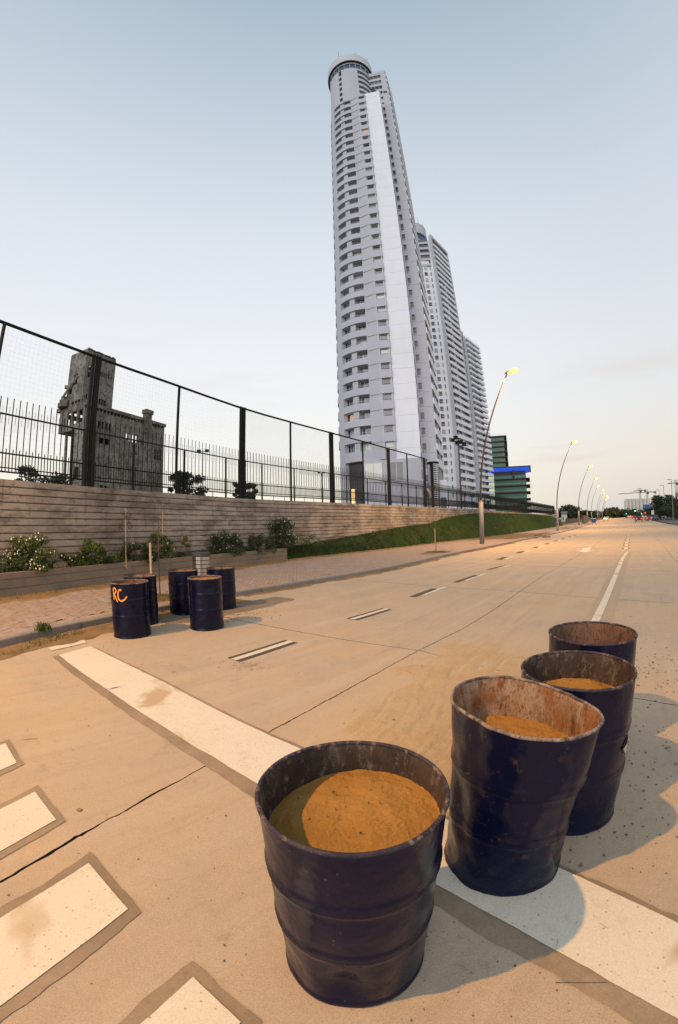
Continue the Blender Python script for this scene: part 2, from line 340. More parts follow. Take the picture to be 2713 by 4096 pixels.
def bankmat():
    m = Mat('bank_turf', (.024,.050,.012), .95, spec=.1); w = m.co('World')
    m.mix(m.noise(w, 1.2, 5, .6, .42, .6), (.05,.09,.018)); m.mix(m.noise(w, 6, 5, .7, .45, .65), (.022,.045,.012)); m.mix(m.noise(w, 1.9, 5, .75, .52, .66, 0, .75), (.11,.075,.035)); m.bump(m.noise(w, 30, 4, .8, .2, .8), 1, .06); return m.m
M['bank'] = bankmat()
M['straw'] = leafmat('dry_grass', (.22,.15,.06), (.12,.10,.04), (.30,.22,.10))
M['bark'] = Mat('bark', (.10,.075,.055), .9).m
M['stake'] = Mat('pine_stake', (.42,.31,.20), .8).m
M['flower'] = Mat('white_petals', (.80,.76,.74), .7).m
M['flower_blue'] = Mat('blue_petals', (.42,.45,.72), .7).m
M['stone'] = concrete_mat('pebble_stone', (.12,.11,.10), (.16,.13,.10), (.06,.055,.05), 9.)
M['brick'] = Mat('broken_brick', (.16,.085,.06), .9).m
def tmat(name, base, sc=1):
    m = Mat(name, base, .6, spec=.35); w = m.co('World'); m.mix(m.noise(w, .08*sc, 4, .6, .4, .65, 0, .35), tuple(v*.86 for v in base)); m.mix(m.noise(m.co('World', (1,1,.12)), .9*sc, 4, .7, .5, .75, 0, .25), tuple(v*.8 for v in base)); return m.m
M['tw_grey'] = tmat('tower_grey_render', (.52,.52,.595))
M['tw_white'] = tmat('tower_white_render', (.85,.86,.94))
M['tw_in'] = tmat('tower_recess_render', (.17,.165,.175))
M['tw_dark'] = Mat('tower_shadow_gap', (.06,.06,.07), .8).m
M['frame'] = Mat('white_window_frame', (.62,.62,.64), .5).m
def glass(name, base, rough=.08, spec=.8, metal=.0):
    m = Mat(name, base, rough, metal, spec); return m
g = glass('tower_glass', (.03,.04,.05), .1, .6); g.mix(g.rnd(), (.13,.16,.17)); M['glass'] = g.m
M['glass_dark'] = glass('dark_opening_glass', (.035,.033,.035), .25, .5).m
M['glass_blue'] = glass('blue_band_glass', (.03,.06,.13), .1, .7).m
g = glass('pale_glass', (.26,.29,.30), .15, .8); g.mix(g.rnd(), (.55,.57,.53)); M['glass_pale'] = g.m
M['glass_green'] = glass('green_curtain_glass', (.012,.15,.10), .3, .35).m
M['glass_green2'] = glass('grey_green_glass', (.12,.22,.16), .4, .4).m
M['lit_warm'] = Mat('lit_room', (.3,.2,.1)).emit((1,.62,.25), 1.6).m
M['green_slab'] = Mat('dark_floor_edge', (.06,.055,.06), .7).m
M['blue_led'] = Mat('blue_soffit_lights', (.05,.08,.5)).emit((.04,.15,1.), .62).m
def silo():
    m = Mat('stained_silo_concrete', (.29,.265,.24), .95, spec=.1); w = m.co('World')
    m.mix(m.noise(w, .25, 6, .65, .42, .6), (.15,.13,.115)); m.mix(m.noise(m.co('World', (1,1,.25)), .9, 6, .7, .5, .68, 0, .8), (.38,.35,.32)); m.mix(m.noise(w, 1.5, 6, .8, .5, .6, 0, .85), (.05,.042,.038)); m.mix(m.noise(m.co('World', (1,1,.2)), 2, 4, .7, .6, .7, 0, .6), (.14,.085,.05)); m.bump(m.noise(w, 3, 5, .7, .2, .8), .4, .1); return m.m
M['ruin'] = silo()
M['ruin_dark'] = Mat('broken_opening_dark', (.018,.015,.014), .95).m
M['silo'] = tmat('grain_silo_concrete', (.55,.50,.44), 2)
M['asphalt'] = concrete_mat('asphalt', (.10,.10,.105), (.12,.12,.12), (.08,.08,.085))
M['lamp_lit'] = Mat('lit_sodium_lens', (1,.8,.3)).emit((1,.52,.035), 5.5).m
M['lamp_core'] = Mat('lit_lamp_lens', (1,.9,.6)).emit((1,.78,.30), 40).m

# ------------------------------------------------------------------ terrain and road
def terrain():
    xs = sorted(set([-3500,-2000,-1200,-700,-450]+list(range(-300,-60,30))+list(range(-60,130,8))+list(range(130,420,20))+[450,600,900,1400,2200,3500]))
    ys = sorted(set([-600,-200,-80]+list(range(-40,140,8))+list(range(140,420,20))+[450,600,900,1400,2200,3500]))
    v = []; f = []
    for y in ys:
        for x in xs: v.append((x, y, ter(x, y)-.16))
    n = len(xs)
    for j in range(len(ys)-1):
        for i in range(n-1): a = j*n+i; f.append((a,a+1,a+n+1,a+n))
    setp(MB().add(v, f).build('ground', M['far_ground'], smooth=True), kind='structure')
terrain()
KERB = [(-9.5,-9),(-7.3,-3.5),(-5.9,.8),(-5.0,4.3),(-4.35,6.4),(-2.43,9.99),(.03,13.03),(2.36,15.89),(5.03,19.79),(7.15,22.51),(10.87,27.03),(16.32,33.66),(28,47.5),(39.5,61.2),(58.5,84.5),(77,108),(98,136),(121,164),(150,196),(190,235)]
KERB = smooth_line(KERB, 5)
JOINT = [(-6.0,-6.5),(-3.6,-2.2),(-1.9,.7),(-1.54,1.49),(-1.14,2.27),(-.63,3.08),(0,3.95),(1.02,5.23),(2.27,6.59),(4.65,9.57),(6.1,11.33),(8.88,14.51),(12.33,18.47),(17.5,24.4),(26.5,34.85),(36,46.2),(47,59.5),(66,83)]
JOINT = smooth_line(JOINT, 5)
R1 = offset(JOINT, 4.3); R2_ = offset(JOINT, 8.6); R3_ = offset(JOINT, 12.9)
def isect(P, a, b):     # where polyline P crosses the infinite line a-b
    for p, q in zip(P, P[1:]):
        d1 = (b[0]-a[0])*(p[1]-a[1])-(b[1]-a[1])*(p[0]-a[0]); d2 = (b[0]-a[0])*(q[1]-a[1])-(b[1]-a[1])*(q[0]-a[0])
        if d1*d2 <= 0 and d1 != d2:
            t = d1/(d1-d2); return (p[0]+(q[0]-p[0])*t, p[1]+(q[1]-p[1])*t)
def nearest_s(P, L, p):
    best = (1e9, 0)
    for i in range(len(P)-1):
        a, b = P[i], P[i+1]; dx, dy = b[0]-a[0], b[1]-a[1]; l2 = dx*dx+dy*dy
        t = max(0, min(1, ((p[0]-a[0])*dx+(p[1]-a[1])*dy)/l2)); q = (a[0]+dx*t, a[1]+dy*t); d = math.hypot(p[0]-q[0], p[1]-q[1])
        if d < best[0]: best = (d, L[i]+t*(L[i+1]-L[i]))
    return best[1]
LK, LJ, L1, L2, L3 = (poly_len(P) for P in (KERB, JOINT, R1, R2_, R3_))
# transverse joints given at (kerb point, joint point, right point)
TR = [((-7.4,-3.9),(-4.1,-3.1),(-1,-6)), ((-1.62,7.34),(1.02,5.23),(3.05,2.70)), ((.2,12.95),(4.3,9.12),(6.9,5.6)), None]
def tr_s(P, L, p): return nearest_s(P, L, p)
def rows_for(P, L, first, second, third):
    s = [nearest_s(P, L, q) for q in (first, second, third)]
    k = s[-1]
    while k < L[-1]-5.4: k += 5.3; s.append(k)
    return s
T3k, T3j, T3r = (3.9,18.2), (7.9,13.35), (10.9,9.0)
rK = rows_for(KERB, LK, (-1.62,7.34), (.05,13.05), T3k); rJ = rows_for(JOINT, LJ, (1.02,5.23), (4.3,9.12), T3j)
r1 = rows_for(R1, L1, (3.9,1.6), (7.2,5.4), (11.3,8.7)); r2 = rows_for(R2_, L2, (6.9,-2.0), (10.1,1.2), (14.2,4.6)); r3 = rows_for(R3_, L3, (9.8,-5.5), (13,-2.8), (17,.6))
roadE = empty('road', (0,0,0), None, None); setp(roadE, kind='structure')
def slab_poly(P, L, a, b, gap=.008):
    gap = .006 if math.hypot(*at_len(P, L, a)) < 7 else .011
    n = max(2, int((b-a)/.6)); return [at_len(P, L, a+gap+(b-a-2*gap)*i/n) for i in range(n+1)]
NR = min(len(rK), len(rJ), len(r1), len(r2), len(r3), 13)
def rag(p, i, amp=.006): return (p[0]+amp*R_.uniform(-1,1), p[1]+amp*R_.uniform(-1,1))
def slab(PA, LA, a0, a1, PB, LB, b0, b1, gA=0., gB=0., zj=0.):
    A = slab_poly(PA, LA, a0, a1); B = slab_poly(PB, LB, b0, b1); A = offset(A, gA); B = offset(B, -gB)
    near = math.hypot(*A[0]) < 12
    def dens(a, b):
        n = max(1, int(math.hypot(b[0]-a[0], b[1]-a[1])/.03)) if near else 1; return [(a[0]+(b[0]-a[0])*t/n, a[1]+(b[1]-a[1])*t/n) for t in range(n)]
    ring = A+B[::-1]; out = []
    for p, q in zip(ring, ring[1:]+ring[:1]): out += dens(p, q)
    if near: out = [(p[0]+.011*N2(p[0],p[1],7)+.007*N2(p[0],p[1],27)+.02*max(0,N2(p[0],p[1],5,8)-.35), p[1]+.011*N2(p[0],p[1],7,5)+.007*N2(p[0],p[1],27,7)-.02*max(0,N2(p[0],p[1],6,3)-.35)) for p in out]
    n = len(out)
    mb = MB(); mb.add([(x,y,ter(x,y)+zj) for x,y in out]+[(x,y,ter(x,y)-.08) for x,y in out], [tuple(range(n))[::-1]]+[(i,(i+1)%n,(i+1)%n+n,i+n) for i in range(n)])
    # orient top upwards
    ar = sum(p[0]*q[1]-p[1]*q[0] for p, q in zip(out, out[1:]+out[:1]))
    if ar > 0: mb.f[0] = tuple(range(n))
    mb.mi = [0]+[1]*n; o = mb.build('concrete_slab', [M['road'], M['joint']], roadE); return o
colsK = [(nearest_s(KERB, LK, (-9,-7.5)), nearest_s(KERB, LK, (-5.9,.9)))]+[]
sK = [nearest_s(KERB, LK, (-7.3,-3.5))]+rK[:NR]; sJ = [nearest_s(JOINT, LJ, (-3.9,-2.8))]+rJ[:NR]
for i in range(NR): slab(KERB, LK, sK[i], sK[i+1], JOINT, LJ, sJ[i], sJ[i+1], 0, .006)
s_stopJ = nearest_s(JOINT, LJ, (-.74,2.93)); s_stop1 = nearest_s(R1, L1, (2.0,-.35))
sJb = [sJ[0], s_stopJ]+rJ[:NR]; s1b = [nearest_s(R1, L1, (-.4,-5.5)), s_stop1]+r1[:NR]
for i in range(NR+1): slab(JOINT, LJ, sJb[i], sJb[i+1], R1, L1, s1b[i], s1b[i+1], .006, .005)
s2b = [0.5]+r2[:NR]; s1c = [s1b[0]]+r1[:NR]
for i in range(NR): slab(R1, L1, s1c[i], s1c[i+1], R2_, L2, s2b[i], s2b[i+1], .006, .006)
s3b = [0.5]+r3[:NR]
for i in range(NR): slab(R2_, L2, s2b[i], s2b[i+1], R3_, L3, s3b[i], s3b[i+1], .006, .006)
# bed under the joints
def ribbon(name, PA, PB, lift, mat, parent=None, kind=None, step=1, below=None):
    n = min(len(PA), len(PB)); v = []; f = []
    for i in range(n):
        for p in (PA[i], PB[i]): v.append((p[0], p[1], ter(*p)+lift))
    for i in range(n-1): f.append((2*i,2*i+1,2*i+3,2*i+2))
    o = MB().add(v, f).build(name, mat, parent); 
    if kind: o['kind'] = kind
    return o
def sub(P, L, a, b, n): return [at_len(P, L, a+(b-a)*i/n) for i in range(n+1)]
ribbon('joint_bed', sub(KERB, LK, sK[0]-2, sK[NR]+3, 90), sub(R3_, L3, .1, r3[NR-1]+3, 90), -.018, M['joint'], roadE)
# far carriageway beyond the built slabs
kA = sub(KERB, LK, sK[NR], LK[-1], 40)
Rfar = [(at_len(R3_, L3, r3[NR-1]))]
far_edge = [GT(2713,2122), GT(2640,2102), GT(2569,2088), GT(2522,2076), (150,168),(180,195),(235,232)]
def ribpoly(name, pts, lift, mat, kind='structure', parent=None):
    n = len(pts); o = MB().add([(x,y,ter(x,y)+lift) for x,y in pts], [tuple(range(n))]).build(name, mat, parent)
    if kind: o['kind'] = kind
    return o
RB = [(at_len(R3_, L3, r3[NR-1])), (58,57),(80,85),(100,108),(125,138),(155,170),(205,215)]
RBs = smooth_line(RB, 6); RBs = resample(RBs, (poly_len(RBs)[-1])/40.0)[:41]
ribbon('road_far', kA, RBs, -.002, M['road'], roadE)
ribbon('road_right', sub(R3_, L3, .1, r3[NR-1], 40), offset(sub(R3_, L3, .1, r3[NR-1], 40), 9.0), -.002, M['road'], roadE)
ribbon('cross_street_asphalt', offset(RBs, 1.0), offset(RBs, 30), -.03, M['asphalt'], None, 'structure')
ribbon('side_road_asphalt', offset(sub(R3_, L3, .1, r3[NR-1], 40), 9.2), offset(sub(R3_, L3, .1, r3[NR-1], 40), 32), -.03, M['asphalt'], None, 'structure')
# far transverse joints as thin dark strips with real gaps between slabs further on
for k in range(10):
    a = at_len(KERB, LK, sK[NR]+5.3*k+.2); b = at_len(R3_, L3, min(r3[NR-1]+5.3*k+.2, L3[-1]))

# ------------------------------------------------------------------ markings
MARK = empty('road_markings', (0,0,0), None, None); setp(MARK, kind='structure')
def rough_poly(pts, amp, step=.04, seed=0.):
    out = []
    for a, b in zip(pts, pts[1:]+pts[:1]):
        n = max(1, int(math.hypot(b[0]-a[0], b[1]-a[1])/step))
        for i in range(n):
            t = i/n; x, y = a[0]+(b[0]-a[0])*t, a[1]+(b[1]-a[1])*t
            out.append((x+amp*(N2(x,y,4,seed)+.5*N2(x,y,17,seed+3)), y+amp*(N2(x,y,4,seed+9)+.5*N2(x,y,17,seed+12))))
    return out
def mark(name, pts, z, mat, amp=.012, step=.05, seed=0.):
    p = rough_poly(pts, amp, step, seed) if amp else pts
    ar = sum(a[0]*b[1]-a[1]*b[0] for a, b in zip(p, p[1:]+p[:1]))
    if ar < 0: p = p[::-1]
    return MB().add([(x,y,ter(x,y)+z) for x,y in p], [tuple(range(len(p)))]).build(name, mat, MARK)
lo = [(-3.83,4.6),(-3.1,4.1),(-2.49,3.7),(-1.6,3.09),(-.95,2.63),(-.59,2.35),(.0,1.87),(.39,1.48),(.68,1.15),(.89,.87),(1.08,.57),(1.4,0.0)]
up = [(1.95,-.05),(1.6,.5),(1.36,.90),(1.28,1.04),(1.21,1.15),(1.0,1.44),(.35,2.17),(-.34,2.82),(-.68,3.08),(-1.94,4.04),(-2.8,4.6),(-3.66,5.14)]
def band(A, B, wa, wb): return offset(A, wa)+offset(B, wb)
mark('stop_line_border', offset(lo, .105)+offset(up, .035), .004, M['paint_edge'], .022, .05, 2.)
mark('stop_line', lo+up, .008, M['paint'], .006, .04, 5.)
def bar(c1, c2, far1, far2, ln=3.2):
    a, b = G(*c1), G(*c2); fa, fb = G(*far1), G(*far2)
    da = ((fa[0]-a[0])+(fb[0]-b[0]), (fa[1]-a[1])+(fb[1]-b[1])); l = math.hypot(*da); da = (da[0]/l*ln, da[1]/l*ln)
    q = [a, b, (b[0]+da[0], b[1]+da[1]), (a[0]+da[0], a[1]+da[1])]
    cx = sum(p[0] for p in q)/4; cy_ = sum(p[1] for p in q)/4
    w = math.hypot(b[0]-a[0], b[1]-a[1]); k = (w+.20)/w
    ux, uy = (b[0]-a[0])/w, (b[1]-a[1])/w; vx, vy = da[0]/ln, da[1]/ln
    e = .058; Q = [(a[0]-ux*e-vx*e*.8, a[1]-uy*e-vy*e*.8), (b[0]+ux*e-vx*e*.8, b[1]+uy*e-vy*e*.8), (q[2][0]+ux*e, q[2][1]+uy*e), (q[3][0]-ux*e, q[3][1]-uy*e)]
    mark('crossing_bar_border', Q, .004, M['paint_edge'], .016, .05, c1[0]*.01); mark('crossing_bar', q, .008, M['paint'], .005, .05, c1[0]*.02)
bar((23,2976),(69,3055),(0,2984),(0,3085),1.6)
bar((142,3170),(226,3281),(0,3238),(0,3416),2.4)
bar((356,3456),(514,3640),(0,3678),(0,4030))
bar((777,3912),(968,4092),(566,4096),(780,4290))
mark('crossing_bar_stub', [G(337,2555), G(345,2573), G(209,2604), G(191,2592)], .008, M['paint'], .01, .05)
# lane dashes: white bar with dark borders
def dash(i0, i1, i2, i3):      # px corners of the dark quad: near-left, near-right, far-right, far-left
    q = [G(*p) for p in (i0, i1, i2, i3)]
    return q
def dash_w(c, d, ln, w, wd, near, one=False):
    dx, dy = d; nx, ny = dy, -dx
    def quad(o0, o1, l0, l1): return [(c[0]+nx*o0+dx*l0, c[1]+ny*o0+dy*l0), (c[0]+nx*o1+dx*l0, c[1]+ny*o1+dy*l0), (c[0]+nx*o1+dx*l1, c[1]+ny*o1+dy*l1), (c[0]+nx*o0+dx*l1, c[1]+ny*o0+dy*l1)]
    if one: mark('lane_dash_border', quad(-w*4.2, -w*.6, -ln*.62, ln*.38), .004, M['paint_dark'], 0); mark('lane_dash', quad(-w*.6, w*1.6, -ln*.38, ln*.62), .008, M['paint'], 0)
    else: mark('lane_dash_border', quad(-wd, wd, -ln/2, ln/2), .004, M['paint_dark'], .008 if near else 0, .05, c[0]); mark('lane_dash', quad(-w, w, -ln/2, ln/2), .008, M['paint'], .003 if near else 0, .05)
for k, (a, b) in enumerate([((935,2640),(1165,2566)), ((1408,2478),(1548,2436)), ((1680,2385),(1768,2352)), ((1848,2327),(1930,2298)), ((1975,2277),(2035,2262))]):
    A, B = G(*a), G(*b); l = math.hypot(B[0]-A[0], B[1]-A[1]); d = ((B[0]-A[0])/l, (B[1]-A[1])/l)
    dash_w(((A[0]+B[0])/2, (A[1]+B[1])/2), d, l, .05, .13, k < 3, k > 1)
lastd = G(2005,2270); sk = nearest_s(KERB, LK, lastd); offk = 3.35
for k in range(1, 14):
    s0 = sk+4.05*k; p = at_len(KERB, LK, s0); q = at_len(KERB, LK, s0+1.2); l = math.hypot(q[0]-p[0], q[1]-p[1]); d = ((q[0]-p[0])/l, (q[1]-p[1])/l)
    dash_w((p[0]+d[1]*offk, p[1]-d[0]*offk), d, 1.5, .085, .11, False, k < 9)
sol = [G(2364+15,2490), G(2428,2386), G(2471,2281), G(2491,2234), G(2510,2207)]
mark('solid_line_border', offset(sol, .27)+offset(sol, -.20)[::-1], .003, concrete_mat('faint_line_border', (.37,.295,.22), (.42,.31,.21), (.30,.25,.2), 2), .01, .1)
mark('solid_line', offset(sol, .07)+offset(sol, -.07)[::-1], .008, M['paint'], .004, .1)
for k in range(10):
    y = [2193,2181,2171,2161,2152,2144,2136,2129,2122,2117][k]; p = GT(2504+k*2.0,y); p2 = GT(2504+k*2.2,y-6); l = math.hypot(p2[0]-p[0], p2[1]-p[1]); d = ((p2[0]-p[0])/l, (p2[1]-p[1])/l)
    dash_w(p, d, 1.0, .12, .2, False)
arrow = [G(2303,2204), G(2345,2209), G(2378,2203), G(2355,2204), G(2367,2191), G(2338,2192), G(2327,2204)]
arrow = [GT(*p) for p in [(2303,2203),(2338,2210),(2378,2203),(2352,2203),(2368,2191),(2340,2191),(2322,2203)]]
mark('direction_arrow', arrow, .009, M['paint'], 0)

# sand drift with tyre tracks (real relief, fades below the slab at its rim)
def drift():
    cx, cy_ = 1.15, 3.75; n = 230; v = []; f = []; ux, uy = .60, .80
    for j in range(n+1):
        for i in range(n+1):
            x = cx+(i/n-.5)*4.6; y = cy_+(j/n-.5)*5.4
            a = (x-1.22)*ux+(y-3.72)*uy; b = (x-1.22)*uy-(y-3.72)*ux   # along / across
            e = 1-((a/1.9)**2+((b+.05+.10*a)/.78)**2)+.55*N2(x,y,1.6)+.40*N2(x,y,5)+.30*N2(a*2,b*11,1,4)
            h = .010*max(-1.3, min(1, e*1.3))+.0045*N2(x,y,38)+.0035*N2(x,y,90)
            if e > -.2:
                bb = b+.22*math.sin(a*.9+.4)+.05*math.sin(a*2.3)
                tr = N2(a*1.1,bb*10,1,2)+.6*N2(a*1.6,bb*24,1,5)+.35*N2(a*5,bb*18,1,9)
                h += .017*tr*min(1, max(0, e+.25))
            v.append((x, y, h-.001))
    for j in range(n):
        for i in range(n): a = j*(n+1)+i; f.append((a,a+1,a+n+2,a+n+1))
    setp(MB().add(v, f).build('sand_drift', M['drift'], smooth=True), kind='stuff', label=None)
drift()

# ------------------------------------------------------------------ kerb and pavement
PAV = .12
kerbE = empty('kerb', (0,0,0), None, None); setp(kerbE, kind='structure')
s = nearest_s(KERB, LK, (-7.3,-3.5)); send = LK[-1]-5; k = 0
while s < send:
    ln = 1.0 if s < 34 else (3.0 if s < 70 else 12.0)
    n = 2 if ln < 4 else 3
    A = [at_len(KERB, LK, s+.008+(ln-.016)*i/n) for i in range(n+1)]; I = offset(A, -.14); I2 = offset(A, -.012)
    j = R_.uniform(-.004,.004); v = []; f = []
    for a, b, c in zip(A, I, I2):
        z = ter(*a); v += [(a[0],a[1],z-.05), (a[0],a[1],z+PAV-.02+j), (c[0],c[1],z+PAV+j), (b[0],b[1],z+PAV+j), (b[0],b[1],z-.05)]
    for i in range(n):
        for q in range(4): f.append((i*5+q, i*5+q+1, (i+1)*5+q+1, (i+1)*5+q))
    f += [(4,3,2,1,0), tuple(n*5+q for q in range(5))]
    MB().add(v, f).build('kerb_stone', M['kerb'], kerbE); s += ln
PLF = smooth_line([(-14,1.5),(-10.5,3.4),(-8.95,5.4),(-8.09,7.64),(-7.35,9.79),(-6.3,12.6),(-4.5,16.3),(-2.6,19.85)], 4)   # planter front face
GB = smooth_line([(-2.6,19.85),(4.35,28.4),(7.0,31.9),(11.5,37.4),(16.2,43.0),(26.2,54.8),(37.5,68),(50,83),(56,91),(78,118)], 5)  # foot of the grass bank
pavb = PLF+GB[1:]
Lb = poly_len(pavb)
kIn = offset(KERB, -.14); LkI = poly_len(kIn)
A = sub(kIn, LkI, nearest_s(kIn, LkI, (-8,-3)), nearest_s(kIn, LkI, (87,124)), 120); B = sub(pavb, Lb, .5, Lb[-1]-2, 120)
pavE = empty('pavement', (0,0,0), None, None); setp(pavE, kind='structure')
ribbon('pavement_bed', [(p[0],p[1]) for p in A], B, PAV-.022, M['strip'], pavE)
# herringbone pavers
def side_np(P, pts):
    best = np.full(len(pts), 1e9); sg = np.zeros(len(pts))
    for a, b in zip(P, P[1:]):
        if a[1] > 48: break
        dx, dy = b[0]-a[0], b[1]-a[1]; l2 = dx*dx+dy*dy+1e-12
        t = np.clip(((pts[:,0]-a[0])*dx+(pts[:,1]-a[1])*dy)/l2, 0, 1)
        d = np.hypot(pts[:,0]-a[0]-dx*t, pts[:,1]-a[1]-dy*t); m = d < best
        best[m] = d[m]; sg[m] = np.sign(dx*(pts[m,1]-a[1])-dy*(pts[m,0]-a[0]))
    return best*sg
PITS = [(-4.2,8.65,.5),(5.28,21.82,.62),(15.75,35.28,.6)]
def pavers():
    pw = .115; ca, sa = math.cos(math.radians(96)), math.sin(math.radians(96))
    A, B = np.meshgrid(np.arange(-230, 231), np.arange(-115, 116)); A = A.ravel(); B = B.ravel(); o = []
    for dx, dy, lx, ly in ((1,.5,.23,.115),(.5,2,.115,.23)):
        x = (A+2*B+dx)*pw; y = (A-2*B+dy)*pw
        X = x*ca-y*sa+2; Y = x*sa+y*ca+20
        o.append(np.stack([X, Y, X*0+lx, X*0+ly], 1))
    o = np.concatenate(o); o = o[(o[:,1] > 4) & (o[:,1] < 36) & (o[:,0] > -9.5) & (o[:,0] < 19)]
    k = side_np(kIn, o); p = side_np(pavb, o)
    o = o[(k > .27) & (p < -.5)]
    for x, y, r in PITS: o = o[np.hypot(o[:,0]-x, o[:,1]-y) > r]
    return o.tolist(), ca, sa
PV, ca, sa = pavers()
pv_rot = math.atan2(sa, ca)
def paver_mesh(lx, ly):
    e = .003; x, y = lx/2-e, ly/2-e; c = .006
    return MB().add([(-x,-y,-.05),(x,-y,-.05),(x,y,-.05),(-x,y,-.05),(-x,-y,-c),(x,-y,-c),(x,y,-c),(-x,y,-c),(-x+c,-y+c,0),(x-c,-y+c,0),(x-c,y-c,0),(-x+c,y-c,0)],
      [(0,1,5,4),(1,2,6,5),(2,3,7,6),(3,0,4,7),(4,5,9,8),(5,6,10,9),(6,7,11,10),(7,4,8,11),(8,9,10,11)])
def soldiers():
    o = []; s = nearest_s(kIn, LkI, (-4.8,4.5)); e = nearest_s(kIn, LkI, (28,47))
    while s < e:
        p = at_len(kIn, LkI, s); q = at_len(kIn, LkI, s+.05); l = math.hypot(q[0]-p[0], q[1]-p[1]); d = ((q[0]-p[0])/l, (q[1]-p[1])/l)
        o.append((p[0]-d[1]*.12, p[1]+d[0]*.12, math.atan2(d[1], d[0]))); s += .118
    return o
PVs = sorted([(math.hypot(c[0],c[1]), c[0], c[1], pv_rot, c[2], c[3]) for c in PV]+[(math.hypot(x,y), x, y, a, .115, .23) for x, y, a in soldiers()])
pms = {}
def put_paver(mb, c):
    _, x, y, a, lx, ly = c; base = paver_mesh(lx, ly); ca_, sa_ = math.cos(a), math.sin(a); z = PAV+ter(x,y)+R_.uniform(-.004,.003); tx, ty = R_.uniform(-.02,.02), R_.uniform(-.02,.02)
    mb.add([(x+p[0]*ca_-p[1]*sa_, y+p[0]*sa_+p[1]*ca_, z+p[2]+p[0]*tx+p[1]*ty) for p in base.v], base.f)
for key in ((.23,.115),(.115,.23)): pms[key] = paver_mesh(*key).mesh('paver', M['paver'])
vis = [c for c in PVs if c[1] > -c[2]*1.02+.3 or True]
vis = [c for c in PVs if math.degrees(math.atan2(c[1], c[2])) > -47.5]
for c in vis[:300]:
    o = bpy.data.objects.new('paver', pms[(c[4],c[5])]); COL.objects.link(o); o.parent = pavE
    o.location = (c[1], c[2], PAV+R_.uniform(-.004,.003)); o.rotation_euler = (R_.uniform(-.012,.012), R_.uniform(-.012,.012), c[3])
mb = MB(); ids = set(id(c) for c in vis[:300])
for c in PVs:
    if id(c) not in ids: put_paver(mb, c)
setp(mb.build('pavers_laid', M['paver'], pavE), kind='stuff')
# plain far pavement
fA = sub(kIn, LkI, nearest_s(kIn, LkI, (26,45.5)), nearest_s(kIn, LkI, (87,124)), 50); fB = sub(pavb, Lb, nearest_s(pavb, Lb, (21.5,51.5)), Lb[-1]-2, 50)
ribbon('pavement_far', fA, fB, PAV-.004, M['paver'], pavE)
# sandy strips as real low mounds
def mound(name, P, w0, w1, z, h, mat, step=.12, amp=.5, nw=10, seed=0., kind='stuff', label=None):
    P = resample(P, step); v = []; f = []
    for i, p in enumerate(P):
        a = P[max(i-1,0)]; b = P[min(i+1,len(P)-1)]; dx, dy = b[0]-a[0], b[1]-a[1]; l = math.hypot(dx, dy); nx, ny = dy/l, -dx/l
        wob = amp*(N2(p[0],p[1],.8,seed)+.5*N2(p[0],p[1],2.7,seed)); ww1 = w1*(1+wob)
        endf = min(1, i/4, (len(P)-1-i)/4)
        for k in range(nw+1):
            t = k/nw; o = w0+(ww1-w0)*t; x, y = p[0]+nx*o, p[1]+ny*o
            hh = h*(math.sin(math.pi*min(1, t*.9+.1)))*(.75+.8*N2(x,y,2.5,seed)+.4*N2(x,y,9,seed))*endf
            if k == nw or k == 0: hh = -.03
            v.append((x, y, ter(x,y)+z+hh))
    for i in range(len(P)-1):
        for k in range(nw): a = i*(nw+1)+k; f.append((a,a+1,a+nw+2,a+nw+1))
    return setp(MB().add(v, f).build(name, mat, smooth=True), kind=kind)
mound('sand_strip', PLF[4:], .0, .95, PAV, .022, M['strip'], .12, .6)
mound('sand_strip', GB[:18], -.25, .75, PAV, .03, M['strip'], .15, .7, seed=3.)
mound('gutter_sand', sub(KERB, LK, nearest_s(KERB, LK, (-6.5,-.8)), nearest_s(KERB, LK, (-2.7,9.6)), 40), -.02, .62, 0, .035, M['strip'], .1, .55, seed=7.)
mound('gutter_sand', sub(KERB, LK, nearest_s(KERB, LK, (-2.5,9.9)), nearest_s(KERB, LK, (14,31)), 60), -.02, .33, 0, .02, M['strip'], .12, .9, seed=9.)
mound('grey_mud', [(-3.3,6.9),(-2.6,7.7),(-1.9,8.7),(-1.3,9.6)], -.45, .42, 0, .02, M['mud'], .1, .6, seed=12.)
for (x, y, r) in PITS:
    P = [(x-r*1.7, y-r*1.9), (x, y), (x+r*1.5, y+r*1.8)]
    mound('tree_pit_soil', P, -r, r, PAV-.01, .035, M['strip'], .1, .25, seed=x)

